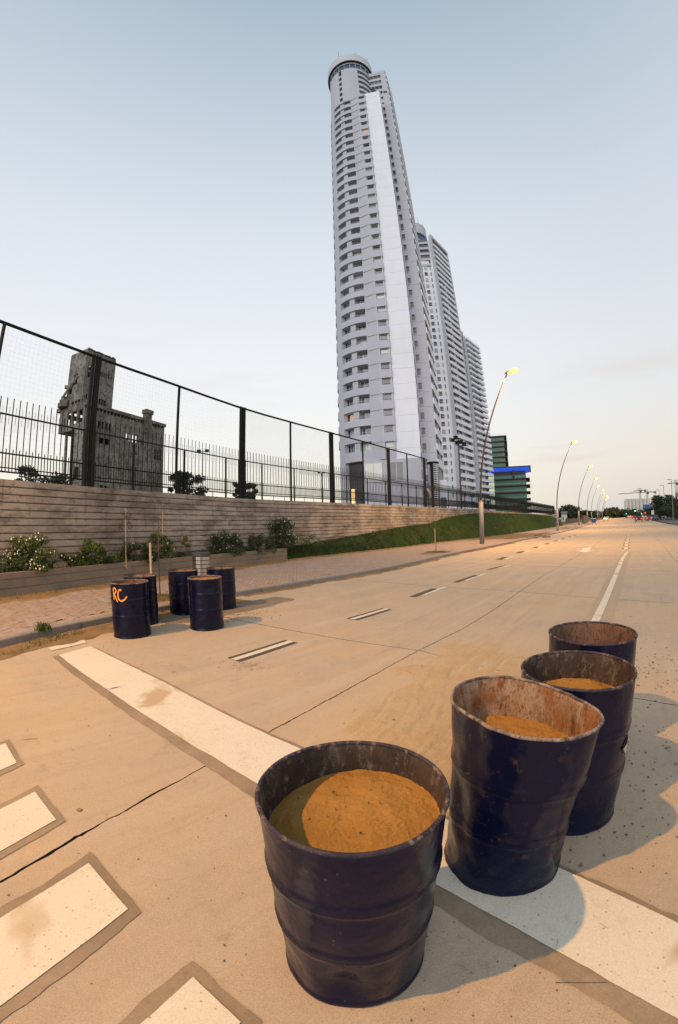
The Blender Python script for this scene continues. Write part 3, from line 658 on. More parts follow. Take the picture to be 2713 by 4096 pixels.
# ------------------------------------------------------------------ vegetation
def rand_unit(): 
    v = Vector((R_.gauss(0,1), R_.gauss(0,1), R_.gauss(0,1))); return v.normalized()
def leaves(mb, c, rad, n, size, m=0, flat=.7):
    for _ in range(n):
        d = rand_unit(); rr = R_.random()**.45; p = Vector((c[0]+d[0]*rad[0]*rr, c[1]+d[1]*rad[1]*rr, c[2]+d[2]*rad[2]*rr))
        a = rand_unit(); b = a.cross(rand_unit()).normalized(); s = size*R_.uniform(.6,1.4)
        mb.add([p-a*s, p-b*s*.4, p+a*s, p+b*s*.4], [(0,1,2,3)], m)
def shrub(x, y, z0, w, h, label, mat='leaf', flower=None, nfl=0, n=900, leaf=.028, stake=None, trim=1., name='flowering_shrub', depth=None, group=None):
    e = empty(name, (x,y,z0), label, 'shrub', group)
    mb = MB(); nb = max(7, int(w*h*20)); cl = []
    for k in range(nb):
        t = R_.random(); cx = R_.uniform(-.5,.5)*w*(1-.45*t); cyy = R_.uniform(-.5,.5)*(depth or w*.5); cz = h*(.10+.85*t)*(1-.25*abs(cx)/(w/2+.01))
        r = R_.uniform(.5,1)*min(w,h)*.24; cl.append((cx,cyy,cz,r)); leaves(mb, (cx,cyy,cz), (r*1.15,r*1.15,r*.95), int(n*1.9/nb), leaf*1.25)
    local('foliage', mb, M[mat], e, kind='stuff')
    st = MB()
    for k in range(6):
        c = cl[k % len(cl)]; st.tube([(c[0]*.2,c[1]*.2,-.05),(c[0]*.7,c[1]*.6,c[2]*.5),(c[0],c[1],c[2])], [.009,.006,.003], 5)
    local('stems', st, M['bark'], e)
    if flower:
        fb = MB()
        for k in range(nfl):
            c = R_.choice(cl); d = rand_unit(); d[1] = -abs(d[1]); 
            p = Vector(c[:3])+Vector((d[0],d[1],abs(d[2])*.8))*c[3]*1.05; s = R_.uniform(.014,.030)
            for q in range(5):
                an = q*1.257+R_.random(); t1 = Vector((math.cos(an), -.35, math.sin(an)))*s; t2 = Vector((math.cos(an+.9), -.2, math.sin(an+.9)))*s
                fb.add([p, p+t1, p+t1*.6+t2*.6, p+t2], [(0,1,2,3)])
        local('flowers', fb, M[flower], e, kind='stuff')
    if stake:
        local('stake', MB().tube([(.05,.05,-.1),(.06,.08,stake)], .014, 6), M['stake'], e)
    return e
def tree(x, y, z0, h, w, label, name='tree', trunk=.3, n=2600, leaf=.34, mat='tree', crown0=.28, group=None, nb=26):
    e = empty(name, (x,y,z0), label, 'tree', group); mb = MB(); cl = []
    tk = MB(); th = h*crown0; tk.tube([(0,0,-.3),(.05*w,0,th*.6),(0,.03*w,th*1.3)], [trunk,trunk*.75,trunk*.55], 8)
    for k in range(nb):
        an = R_.uniform(0, 6.283); t = R_.random(); rr = w/2*math.sqrt(R_.random())*(1-.55*abs(t-.35)); r = R_.uniform(.12,.22)*w
        c = (rr*math.cos(an), rr*math.sin(an), h*crown0+r*.4+(h*(1-crown0)-r*1.2)*t); cl.append((c, r)); leaves(mb, c, (r,r,r*.72), int(n*1.6/nb), leaf*1.15)
    for c, r in cl[:9]: tk.tube([(0,0,th*.9),(c[0]*.4,c[1]*.4,(th+c[2])*.55),(c[0],c[1],c[2])], [trunk*.4,trunk*.25,trunk*.08], 6)
    local('crown', mb, M[mat], e, kind='stuff'); local('trunk', tk, M['bark'], e); return e
# ------------------------------------------------------------------ retaining wall, planter, bank
WALL = [(-22,-3),(-15,1.2),(-11.6,3.4),(-9.9,6),(-9.1,8.2),(-8.2,10.6),(-6.9,13.6),(-3.6,20),(3.0,29.2),(7.5,35),(14.8,44.8),(24.5,57),(35.4,70.2),(48,85.5),(54,92.5)]
WALL = smooth_line(WALL, 4)
LW = poly_len(WALL)
def lift(x, y):
    s = SS(x, y); P = [(-99,0),(11,0),(22,.10),(32,.13),(45,.20),(57,.14),(98,-.12),(200,-.15)]
    for (a, za), (b, zb) in zip(P, P[1:]):
        if s <= b: return za+(zb-za)*(s-a)/(b-a)
    return 0
def LIFT(x, y, z): return (x, y, z+lift(x, y)*max(0, min(1, z/3)))
wallE = empty('retaining_wall', (-9.1,8.2,0), 'long board-formed concrete retaining wall with horizontal plank courses below the fence', 'wall')
def course(z0, z1, s0, s1, w=.36, mat='wall', P=WALL, L=LW, parent=None, name='wall_course', gap=.018, dep=.03, zf=None):
    n = max(2, int((s1-s0)/.7)); C = [at_len(P, L, s0+(s1-s0)*i/n) for i in range(n+1)]
    F = offset(C, w/2); Bk = offset(C, -w/2); F2 = offset(C, w/2-dep)
    v = []; uv = []; f = []
    for i in range(n+1):
        u = s0+(s1-s0)*i/n; h = 0
        for p, z in ((F2[i],z0),(F2[i],z0+gap),(F[i],z0+gap+.002),(F[i],z1),(Bk[i],z1)): v.append((p[0],p[1],z+(lift(*C[i])*z/3 if zf is None else 0))); uv.append((u,z))
    for i in range(n):
        for q in range(4): a = i*5+q; f.append((a, (i+1)*5+q, (i+1)*5+q+1, a+1))
    me = bpy.data.meshes.new(name); 
    me.from_pydata([(x-parent.location[0], y-parent.location[1], z-parent.location[2]) for x, y, z in v], [], f); me.materials.append(M[mat])
    ul = me.uv_layers.new(name='UVMap'); idx = [l.vertex_index for l in me.loops]
    for k, vi in enumerate(idx): ul.data[k].uv = uv[vi]
    o = bpy.data.objects.new(name, me); COL.objects.link(o); o.parent = parent; return o
s_w0, s_w1 = 2.0, LW[-1]-.5
for k in range(15):
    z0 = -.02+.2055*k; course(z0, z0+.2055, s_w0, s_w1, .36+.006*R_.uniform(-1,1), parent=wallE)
plE = empty('planter', (-8.1,7.6,0), 'low concrete planter wall with three board courses in front of the retaining wall', 'planter')
PLC = offset(PLF, -.10); LPc = poly_len(PLC)
for k, (z0, z1) in enumerate(((.05,.30),(.30,.52),(.52,.68))):
    course(z0, z1, .2, LPc[-1], .2, 'planter', PLC, LPc, plE, 'planter_course', .018, .02, zf=1)
MB().seg(PLC[-1], at_len(WALL, LW, nearest_s(WALL, LW, (-3.9,20.6))), .2, .05, .66).build('planter_end_wall', M['planter'], plE)
def wall_near(p): return nearest_s(WALL, LW, p)
def strip_fill(name, PA, PB, za, zb, mat, n=40, parent=None, kind=None, rough=0., rows=1, hump=0.):
    PA = resample(PA, poly_len(PA)[-1]/n)[:n+1]; PB = resample(PB, poly_len(PB)[-1]/n)[:n+1]; v = []; f = []
    for i in range(n+1):
        for r in range(rows+1):
            t = r/rows; x = PA[i][0]*(1-t)+PB[i][0]*t; y = PA[i][1]*(1-t)+PB[i][1]*t
            z1 = za(i/n, PA[i]) if callable(za) else za; z2 = zb(i/n, PB[i]) if callable(zb) else zb
            v.append((x, y, z1*(1-t)+z2*t+hump*math.sin(math.pi*t)*(z2-z1)+rough*(N2(x,y,.9)+.5*N2(x,y,3.1))))
    for i in range(n):
        for r in range(rows): a = i*(rows+1)+r; f.append((a,a+1,a+rows+2,a+rows+1))
    o = MB().add(v, f).build(name, mat, parent, smooth=True)
    if kind: o['kind'] = kind
    return o
strip_fill('planter_soil', [p for p in PLC], sub(WALL, LW, wall_near((-15,1.2)), wall_near((-3.9,20.4)), 40), .60, .66, M['strip'], 60, None, 'structure', .02, 3)
# grass bank rising to the wall top
bA = [p for p in GB]; bA = sub(bA, poly_len(bA), 0, nearest_s(GB, poly_len(GB), (52,85)), 60)
bB = sub(WALL, LW, wall_near((-3.3,20.6)), wall_near((50,88)), 60); bB = offset(bB, .15)
def bank_top(t, p):
    s = SS(*p)
    pts = [(12,.55),(16,.75),(22,1.15),(28.2,1.61),(32.6,1.78),(35.3,2.19),(38.7,2.44),(43.3,2.73),(50.5,2.93),(65,2.94),(97,2.78)]
    for (a, za), (b, zb) in zip(pts, pts[1:]):
        if s <= b: return za+(zb-za)*max(0,(s-a))/(b-a)
    return 2.65
strip_fill('grass_bank', bA, bB, lambda t, p: PAV+ter(*p)-.02, bank_top, M['bank'], 90, None, 'structure', .045, 8, .10)
def blades(name, n, pts_fn, size, mat, kind='stuff'):
    v = []; f = []
    for _ in range(n):
        r = pts_fn()
        if r is None: continue
        x, y, z = r; a = R_.uniform(0, 6.283); s = size*R_.uniform(.5,1.5); dx, dy = math.cos(a)*s*.16, math.sin(a)*s*.16; lx, ly = R_.uniform(-.6,.6)*s, R_.uniform(-.6,.6)*s
        k = len(v); v += [(x-dx,y-dy,z),(x+dx,y+dy,z),(x+lx,y+ly,z+s)]; f.append((k,k+1,k+2))
    return setp(MB().add(v, f).build(name, mat), kind=kind)
nb_ = len(bA)
BAr = resample(bA, poly_len(bA)[-1]/90)[:91]; BBr = resample(bB, poly_len(bB)[-1]/90)[:91]
def bank_pt():
    u = R_.random()**1.7*89.9; i = int(u); fr = u-i; t = R_.random()
    a = tuple(BAr[i][k]*(1-fr)+BAr[i+1][k]*fr for k in (0,1)); b = tuple(BBr[i][k]*(1-fr)+BBr[i+1][k]*fr for k in (0,1))
    x, y = a[0]*(1-t)+b[0]*t, a[1]*(1-t)+b[1]*t; za = PAV+ter(*a)-.02; zb = bank_top(0, b)
    return x, y, za*(1-t)+zb*t+.10*math.sin(math.pi*t)*(zb-za)+.045*(N2(x,y,.9)+.5*N2(x,y,3.1))-.02
blades('grass', 110000, bank_pt, .085, M['grass'])
blades('dry_grass', 9000, lambda: (lambda r: r if N2(r[0],r[1],.6,3) > .12 else None)(bank_pt()), .11, M['straw'])
def along(P, s0, s1, w0, w1, z):
    L = poly_len(P)
    def fn():
        s = R_.uniform(s0, s1); p = at_len(P, L, s); q = at_len(P, L, s+.1); l = math.hypot(q[0]-p[0], q[1]-p[1])+1e-9; o = R_.uniform(w0, w1)
        x, y = p[0]+(q[1]-p[1])/l*o, p[1]-(q[0]-p[0])/l*o
        if N2(x, y, 1.1, 4) < -.05+R_.uniform(0,.3): return None
        return x, y, z+ter(x,y)
    return fn
blades('dry_grass', 5000, along(PLF, 5, poly_len(PLF)[-1], .0, .75, PAV+.01), .035, M['straw'])
blades('dry_grass', 6000, along(GB, 0, 40, -.1, .4, PAV+.01), .05, M['straw'])
blades('foot_grass', 9000, along(GB, 0, 60, -.4, .16, PAV), .12, M['grass'])
blades('gutter_grass', 5000, along(KERB, nearest_s(KERB, LK, (-5.1,4)), nearest_s(KERB, LK, (-2.8,9.5)), .02, .45, .02), .035, M['straw'])
blades('gutter_grass', 5000, along(KERB, nearest_s(KERB, LK, (-2.8,9.5)), nearest_s(KERB, LK, (14,31)), .0, .22, .01), .035, M['straw'])
for (x, y, r) in PITS: blades('pit_grass', 1500, (lambda x=x, y=y, r=r: (x+R_.gauss(0,r*.5), y+R_.gauss(0,r*.5), PAV+.02)), .045, M['straw'])
blades('weed_tuft', 160, lambda: (-4.72+R_.gauss(0,.05), 5.35+R_.gauss(0,.05), PAV), .10, M['leafy'])

# ------------------------------------------------------------------ fences
def fence_pt(p): return at_len(WALL, LW, nearest_s(WALL, LW, p))
TH = [(-10.2,5.0),(-7.88,11.33),(-4.4,18.44),(-.2,24.5),(3.9,30.3),(7.69,35.25)]; TN = [(-9.1,8.15),(-6.3,14.9),(-2.46,21.5),(1.85,27.4),(5.69,32.66)]
meshE = empty('mesh_fence', (-7.9,11.3,3.05), 'tall black mesh fence of round posts and one tubular top rail on the concrete wall', 'fence')
TOPZ = 7.42
def steel_post(x, y, z0, z1, r, name, par):
    mb = MB(); mb.cyl(x, y, z0, z1, r, 14); mb.box(x-r*1.9, y-r*1.9, z0-.01, x+r*1.9, y+r*1.9, z0+.03); mb.cyl(x, y, z1, z1+.015, r*1.12, 14)
    return mb.build(name, M['black_steel'], par, smooth=False, warp=LIFT)
for p in TH:
    p = fence_pt(p); q = fence_pt((p[0]+.3, p[1]+.38)); l = math.hypot(q[0]-p[0], q[1]-p[1]); d = ((q[0]-p[0])/l, (q[1]-p[1])/l)
    mb = MB()
    for o_ in (-.14, .0, .125): mb.cyl(p[0]+d[0]*o_, p[1]+d[1]*o_, 3.04, TOPZ+.05, .062 if o_ else .045, 14)
    mb.hexa([(p[0]+d[0]*a-d[1]*b, p[1]+d[1]*a+d[0]*b) for a, b in ((-.24,-.14),(.23,-.14),(.23,.14),(-.24,.14))], 3.03, 3.07)
    for o_ in (-.16,.15): mb.cyl(p[0]+d[0]*o_, p[1]+d[1]*o_, 3.05, 4.9, .07, 12)
    mb.build('double_post', M['black_steel'], meshE, warp=LIFT)
for p in TN: p = fence_pt(p); steel_post(p[0], p[1], 3.04, TOPZ, .055, 'post', meshE)
sT0, sT1 = nearest_s(WALL, LW, fence_pt((-14,2))), nearest_s(WALL, LW, fence_pt(TH[-1]))
MB().tube([(*at_len(WALL, LW, sT0+(sT1-sT0)*i/40), TOPZ) for i in range(41)], .048, 10).build('top_rail', M['black_steel'], meshE, smooth=True, warp=LIFT)
stops = sorted([nearest_s(WALL, LW, fence_pt(p)) for p in TH+TN]); stops = [stops[0]-3.3]+stops
for a, b in zip(stops, stops[1:]):
    far_ = at_len(WALL, LW, a)[1] > 17; w_ = .0009 if far_ else .0005; mb = MB(); n = int((b-a)/(.062 if far_ else .15)); off = .10
    for i in range(1, n):
        s = a+(b-a)*i/n; p = at_len(WALL, LW, s); mb.box(p[0]-w_, p[1]-w_, 3.22, p[0]+w_, p[1]+w_, TOPZ-.04)
    sp_ = .062 if far_ else .15; nz = int((TOPZ-3.25)/sp_)
    for k in range(nz):
        z = 3.22+k*sp_; p, q = at_len(WALL, LW, a), at_len(WALL, LW, b); mb.seg(p, q, 2*w_, z, z+2*w_)
    setp(mb.build('wire_mesh', M['wire'], meshE, warp=LIFT), kind='stuff')
palE = empty('paling_fence', (-7.9,11.3,3.05), 'black steel paling fence with tall and short pales and two rails on the wall', 'fence')
FO = offset(WALL, -.12); LF = poly_len(FO)
s0, s1 = nearest_s(FO, LF, (-13,2)), LF[-1]-1
for z, w in ((3.28,.045),(3.40,.03),(3.79,.04),(4.87,.045)):
    n = 70; P = [at_len(FO, LF, s0+(s1-s0)*i/n) for i in range(n+1)]; mb = MB()
    for p, q in zip(P, P[1:]): mb.seg(p, q, .03, z+ter(*p)*.0, z+w, ext=.002)
    mb.build('rail', M['black_steel'], palE, warp=LIFT)
tall = MB().box(-.012,-.012,0,.012,.012,2.05).mesh('tall_pale', M['black_steel']); short = MB().box(-.012,-.012,0,.012,.012,.62).mesh('short_pale', M['black_steel']); spike = MB().box(-.005,-.005,0,.005,.005,.50).mesh('spike', M['black_steel'])
rest = MB(); s = s0; k = 0; SP = .21
while s < s1:
    p = at_len(FO, LF, s); 
    def plc(me, p, z, nm):
        o = bpy.data.objects.new(nm, me); COL.objects.link(o); o.parent = palE; o.location = (p[0]-palE.location[0], p[1]-palE.location[1], z+lift(*p)-palE.location[2]); o.rotation_euler = (R_.uniform(-.004,.004), R_.uniform(-.004,.004), .4)
    p2 = at_len(FO, LF, s+SP/2); az_ = math.degrees(math.atan2(p[0], p[1]))
    vis_ = az_ > -48 and k < 150
    if vis_: plc(tall, p, 3.32, 'tall_pale'); plc(short, p2, 3.32, 'short_pale')
    else:
        rest.box(p[0]-.013,p[1]-.013,3.32,p[0]+.013,p[1]+.013,5.37); rest.box(p2[0]-.013,p2[1]-.013,3.32,p2[0]+.013,p2[1]+.013,3.94)
    w_ = .004 if k < 110 else .010; rest.box(p2[0]-w_,p2[1]-w_,4.62,p2[0]+w_,p2[1]+w_,5.12)
    if k % 12 == 0: MB().box(p[0]-.035,p[1]-.035,3.03,p[0]+.035,p[1]+.035,4.86).build('post', M['black_steel'], palE, warp=LIFT)
    elif k % 4 == 0: rest.box(p[0]-.012,p[1]-.012,3.03,p[0]+.012,p[1]+.012,3.3)
    s += SP; k += 1
setp(rest.build('far_pales', M['black_steel'], palE, warp=LIFT), kind='stuff')
rag_ = MB(); q = fence_pt((7.75,35.3))
for k in range(5): rag_.tube([(q[0]+.1,q[1]-.1,4.9-.03*k),(q[0]+.25+.02*k,q[1]-.2,4.75-.1*k),(q[0]+.3+.05*k,q[1]-.1,4.55-.1*k)], .02, 5)
setp(rag_.build('cloth_scrap', Mat('faded_cloth', (.3,.27,.22), .9).m), 'pale torn cloth scrap tangled on the fence beside the last tall post', 'cloth scrap')

# ------------------------------------------------------------------ plants in the planter and on the bank
def fr_px(px, py, back, z):   # a point on the planter line seen in this direction, pushed back
    d = ray(px, py); best = None
    for a, b in zip(PLF, PLF[1:]):
        dx, dy = b[0]-a[0], b[1]-a[1]; det = d[0]*(-dy)+dx*d[1]
        if abs(det) < 1e-9: continue
        k = (a[0]*(-dy)+dx*a[1])/det; t = (d[0]*a[1]-d[1]*a[0])/det
        if k > 0 and -.001 <= t <= 1.001: best = (d[0]*k, d[1]*k)
    if best is None: best = (d[0]*22, d[1]*22)
    r = math.hypot(*best); return best[0]*(r+back)/r, best[1]*(r+back)/r
SHR = [ # px centre, width m, height m, label, mat, flower, nfl, n, leaf, stake
 (15, .9, .45, 'low dark green shrub at the left end of the planter', 'leaf2', None, 0, 700, .03, None),
 (125, 1.45, 1.02, 'rounded green shrub covered in white flowers at the left end of the planter', 'leaf', 'flower', 105, 2400, .03, None),
 (240, 1.0, .42, 'low patchy shrub between the white-flowered shrub and the bushy green one', 'leaf2', 'flower', 8, 900, .028, None),
 (375, 1.35, .80, 'bushy bright green shrub in the planter behind the drum with orange letters', 'leaf', 'flower_blue', 4, 2400, .03, None),
 (545, 1.5, .68, 'dark green shrub with a few pale blue flowers behind the two stakes', 'leaf2', 'flower_blue', 16, 2000, .03, None),
 (645, .9, 1.0, 'upright climbing shrub spilling over the planter edge right of the stakes', 'leaf', 'flower_blue', 8, 1500, .03, 1.75),
 (745, .5, .9, 'thin yellowish green plant left of the steel litter bin', 'leafy', None, 0, 420, .028, None),
 (905, 1.7, 1.1, 'large dark green shrub with pale blue-white flowers right of the litter bin', 'leaf2', 'flower_blue', 42, 2600, .032, 1.5),
 (1030, 1.9, .8, 'low spreading green shrub between the two flowering ones on the right of the planter', 'leaf2', 'flower_blue', 6, 1900, .032, None),
 (1128, 1.6, 1.55, 'tall green shrub with white flowers at the right end of the planter', 'leaf2', 'flower', 46, 2800, .034, None)]
for (px, w, h, lab, mat, fl, nf, n, lf, stk) in SHR:
    x, y = fr_px(px, 2240, .55, .6); shrub(x, y, .6, w, h, lab, mat, fl, nf, n, lf, stk)
gc = MB(); Lp_ = poly_len(PLF)[-1]
for k in range(360):
    sL = Lp_*(.28+.72*R_.random()); p = at_len(PLF, poly_len(PLF), sL); o_ = R_.uniform(.15,.9); q = offset([p, at_len(PLF, poly_len(PLF), min(Lp_, sL+.1))], -o_)[0] if sL < Lp_-.2 else p
    if N2(sL*.5, 3.1, 1) < -.25: continue
    leaves(gc, (q[0], q[1], .66+R_.uniform(0,.16)), (.2,.2,.10), 26, .035)
setp(gc.build('ground_cover', M['leaf2']), kind='stuff')
def climber(px, d, z0, h, label, lean=.0, mat='leaf2'):
    dd = ray(px, 2150); l = math.hypot(dd[0], dd[1]); x, y = dd[0]/l*d, dd[1]/l*d
    e = empty('climbing_plant', (x,y,z0), label, 'plant'); mb = MB()
    for k in range(10): t = .18+.75*R_.random(); leaves(mb, (R_.uniform(-.12,.12)*h, 0, h*t), (.06*h,.05,.08*h), 26, .03)
    local('foliage', mb, M[mat], e); local('stake', MB().tube([(0,.03,-.05),(.01,.05,h)], .013, 6), M['stake'], e)
climber(500, 13.0, .6, 1.75, 'leafy climber tied to a thin stake against the wall above the drum with orange letters')
climber(1400, 27.0, 1.25, 1.25, 'small leafy climber on the wall where the grass bank begins')
climber(1515, 30.5, 1.55, 1.35, 'sparse young climber on a stake, further right on the wall', mat='leafy')
climber(1320, 26.0, 1.1, .8, 'short young climber with few leaves left of the leafy one on the bank', mat='leafy')
vine = MB()
for k in range(120):
    s = nearest_s(WALL, LW, (8,34.6))+k*.36+R_.uniform(-.1,.1); p = at_len(offset(WALL, .25), LW, s); zt = bank_top(0, p)
    if R_.random() < .55: leaves(vine, (p[0], p[1], zt+R_.uniform(.05,.45)), (.10,.1,.22), 16, .045)
setp(vine.build('creeper_shoots', M['leafy']), kind='stuff')
bush = MB()
for k in range(22): leaves(bush, (-1.9+R_.uniform(-.9,.9), 21.0+R_.uniform(-.7,.9), .75+R_.uniform(0,.5)), (.22,.22,.18), 60, .035)
for k in range(10): leaves(bush, (.6+R_.uniform(-.8,.8), 23.4+R_.uniform(-.7,.9), .7+R_.uniform(0,.3)), (.18,.18,.14), 40, .032)
setp(bush.build('trailing_shrub', M['leaf']), 'trailing green shrub spreading over the foot of the grass bank beside the planter end', 'shrub')
# saplings in the pavement
def sapling(x, y, h, sh, label, leafy=0, lean=0.):
    e = empty('sapling', (x,y,PAV+ter(x,y)), label, 'sapling', 'young street trees along the pavement')
    local('trunk', MB().tube([(0,0,-.05),(.01,.0,h*.5),(.02+lean,0,h)], [.016,.012,.006], 6), M['bark'], e)
    if sh: local('stake', MB().box(-.07,-.02,-.05,-.03,.02,sh), M['stake'], e)
    tw = MB()
    for k in range(6): z = h*R_.uniform(.6,.98); a = R_.uniform(0,6.28); tw.tube([(.015,0,z),(math.cos(a)*.12,math.sin(a)*.12,z+.14)], .004, 4)
    local('twigs', tw, M['bark'], e, kind='stuff')
    if leafy: mb = MB(); [leaves(mb, (0,0,h*R_.uniform(.2,.95)), (.12,.12,.1), 12, .03) for _ in range(leafy)]; local('foliage', mb, M['leafy'], e)
sapling(-4.17, 8.75, 2.1, 0, 'bare thin sapling beside a squared stake between the two groups of drums')
setp(MB().box(-.019,-.019,-.05,.019,.019,1.28).build('wooden_stake', M['stake']), 'pale squared wooden stake beside the bare sapling, left of the drums by the kerb', 'stake').location = (-4.27, 8.55, PAV)
sapling(5.28, 21.82, 2.45, 1.33, 'slender sapling with a wooden stake in a square pit, nearest on the far pavement')
sapling(15.75, 35.28, 1.3, 0, 'tiny sapling with a few leaves right of the nearest curved lamp post', 6, .1)
sapling(26.5, 48.2, 2.2, 0, 'bare sapling left of the lamp post covered in stickers')
sapling(38.9, 63.3, 2.3, 0, 'distant bare sapling just right of the sticker-covered lamp post')
sapling(49.5, 76.8, 2.0, 0, 'small bare sapling between the second and the third lamp post')
for (x, y) in ((26.5,48.2),(38.9,63.3)):
    mound('tree_pit_soil', [(x-1.5,y-1.8),(x,y),(x+1.5,y+1.8)], -.7, .7, PAV, .04, M['strip'], .3, .2, seed=x)

# ------------------------------------------------------------------ steel drums
NP = 72
dent2 = None
def drum_shape(R, H, dent=None, hoops=(.335,.60), tap=0.):
    """returns profile list of (z, r) outer"""
    z = [0, .006, .02, .03]; r = [R*.985, R+.004, R+.004, R-.002]
    k = .05
    prof = list(zip(z, r))
    while k < H-.035:
        prof.append((k, R)); k += .0125
    for h in hoops: prof = [(zz, rr+.0075*math.exp(-((zz-h-.013)/.009)**2)+.0075*math.exp(-((zz-h+.015)/.009)**2)) for zz, rr in prof]
    prof += [(H-.03, R), (H-.018, R+.001)]
    return prof
def drum(name_label, x, y, R=.29, H=.875, lining='rust_dark', sand=None, dent=None, rz=0., rim='rim', group='navy steel drums used as a road barrier', tilt=(0,0)):
    e = empty('steel_drum', (x,y,0), name_label, 'steel drum', group, rz); e.rotation_euler = (tilt[0], tilt[1], rz)
    df = dent or (lambda a, z: 0.)
    prof = drum_shape(R, H)
    def skin(prof, mi=1):
        v = []; f = []
        for zz, rr in prof:
            for k in range(NP):
                a = 2*math.pi*k/NP; q = rr+df(a, zz); v.append((q*math.cos(a), q*math.sin(a), zz))
        for i in range(len(prof)-1):
            for k in range(NP): f.append((i*NP+k, i*NP+(k+1)%NP, (i+1)*NP+(k+1)%NP, (i+1)*NP+k))
        return v, f
    v, f = skin(prof); mb = MB().add(v, f); mb.add([v[k] for k in range(NP)], [tuple(range(NP-1,-1,-1))])
    local('body', mb, M['drum_worn' if dent is dent2 or lining == 'rust_bright' else 'drum'], e, True)
    zi = sand[0]-.06 if sand else .03
    pi = [(H-.012, R-.003)]+[(zi+(H-.03-zi)*(1-t/24), R-.006) for t in range(25)]
    v, f = skin(pi); local('lining', MB().add(v, f), M[lining], e, True)
    # rolled rim
    v = []; f = []; n2 = 8
    for k in range(NP):
        a = 2*math.pi*k/NP; q = R+df(a, H)
        for j in range(n2):
            b = 2*math.pi*j/n2; rr = q+.0075*math.cos(b); v.append((rr*math.cos(a), rr*math.sin(a), H-.010+.0085*math.sin(b)))
    for k in range(NP):
        for j in range(n2): f.append((k*n2+j, ((k+1)%NP)*n2+j, ((k+1)%NP)*n2+(j+1)%n2, k*n2+(j+1)%n2))
    local('rim', MB().add(v, f), M[rim], e, True)
    if sand:
        zs, tx, ty = sand; v = []; f = []; nr = 60; NS = 220
        for i in range(nr+1):
            for k in range(NS):
                a = 2*math.pi*k/NS; q = (R-.006+df(a, zs))*i/nr; px_, py_ = q*math.cos(a), q*math.sin(a)
                z = zs+tx*px_+ty*py_+.010*N2(px_,py_,6,x)+.006*N2(px_,py_,16,x)+(.0030*N2(px_,py_,70,x)+.0022*N2(px_,py_,140,x))*(.45+.55/(1+math.exp(-px_*25)))
                v.append((px_, py_, z))
        for i in range(nr):
            for k in range(NS): f.append((i*NS+k, (i+1)*NS+k, (i+1)*NS+(k+1)%NS, i*NS+(k+1)%NS))
        local('sand_fill', MB().add(v, f), M['sand'], e, True)
        db = MB()
        for _ in range(26):
            a = R_.uniform(0,6.28); q = (R-.05)*math.sqrt(R_.random()); px_, py_ = q*math.cos(a), q*math.sin(a); s = R_.uniform(.002,.005); zt = zs+tx*px_+ty*py_+.006
            c = [Vector((px_,py_,zt))+rand_unit()*s*(1 if i else 2.2) for i in range(5)]; db.add(c, [(0,1,2),(0,2,3),(0,3,1),(1,2,4),(2,3,4),(3,1,4)])
        local('debris', db, M['joint'], e)['kind'] = 'stuff'
    return e
def angd(a, c): return (a-c+math.pi)%(2*math.pi)-math.pi
def dent1(a, z):   # creased foot, worst at the front
    d = angd(a, -math.pi/2-.15); low = math.exp(-((z-.14)/.10)**2)
    v = -.022*low*math.exp(-(d/.6)**2)*(1+.9*math.cos(7*d)); v += -.012*math.exp(-((z-.12)/.1)**2)*math.exp(-((angd(a,-2.6))/.3)**2)
    v += -.0*z; v += (.014*(z/.875)-.018*(1-z/.875)); v += .0022*noise.noise(Vector((math.cos(a)*2.2, math.sin(a)*2.2, z*5)))
    return v
drum('round navy drum half filled with orange sand, nearest the camera on the stop line', .022, 1.14, .286, .865, 'rust_dark', (.716, .09, .05), dent1)
_rim2 = [(0.513,1.796),(0.603,1.924),(0.709,1.979),(0.816,1.973),(0.915,1.88),(1.01,1.708),(1.064,1.503),(1.073,1.39),(1.048,1.318),(0.977,1.273),(0.89,1.252),(0.776,1.276),(0.668,1.332),(0.581,1.455),(0.521,1.595)]
C2_ = (.785, 1.60); _pr = sorted((math.atan2(y-C2_[1], x-C2_[0])%(2*math.pi), math.hypot(x-C2_[0], y-C2_[1])) for x, y in _rim2)
def rim2(a):
    a %= 2*math.pi; P = [(p[0]-2*math.pi, p[1]) for p in _pr[-2:]]+_pr+[(p[0]+2*math.pi, p[1]) for p in _pr[:2]]
    for (a0, r0), (a1, r1_) in zip(P, P[1:]):
        if a0 <= a <= a1: t = (a-a0)/(a1-a0); return r0+(r1_-r0)*t
    return .3
def dent2(a, z):
    t = min(1, z/.88); r = sum(rim2(a+q)*w_ for q, w_ in ((-.3,.15),(-.15,.22),(0,.26),(.15,.22),(.3,.15))); v = (r-.29)*(t**1.2)*.97
    w = math.exp(-((z-.45)/.30)**2)
    v += -.030*w*math.exp(-(angd(a,-.55)/.45)**2)+.014*math.exp(-((z-.62)/.1)**2)*math.exp(-(angd(a,-1.2)/.5)**2)
    v += .012*noise.noise(Vector((math.cos(a)*2.4+3, math.sin(a)*2.4, z*4.5)))+.006*noise.noise(Vector((math.cos(a)*6, math.sin(a)*6+2, z*11)))
    v += -.02*math.exp(-((z-.30)/.08)**2)*math.exp(-(angd(a,-.35)/.35)**2)
    v += .009*math.sin(a*9+z*14)*math.exp(-(angd(a,3.4)/.6)**2)*math.exp(-((z-.4)/.3)**2)
    return v
drum('badly dented navy drum with a warped rusty rim, second from the front on the right', C2_[0], C2_[1], .29, .885, 'rust_bright', (.66, .02, .0), dent2, rim='rimlight')
def dsoft(seed, amp=.006):
    return lambda a, z: amp*noise.noise(Vector((math.cos(a)*1.6+seed, math.sin(a)*1.6, z*3)))+amp*.4*noise.noise(Vector((math.cos(a)*5, math.sin(a)*5+seed, z*8)))
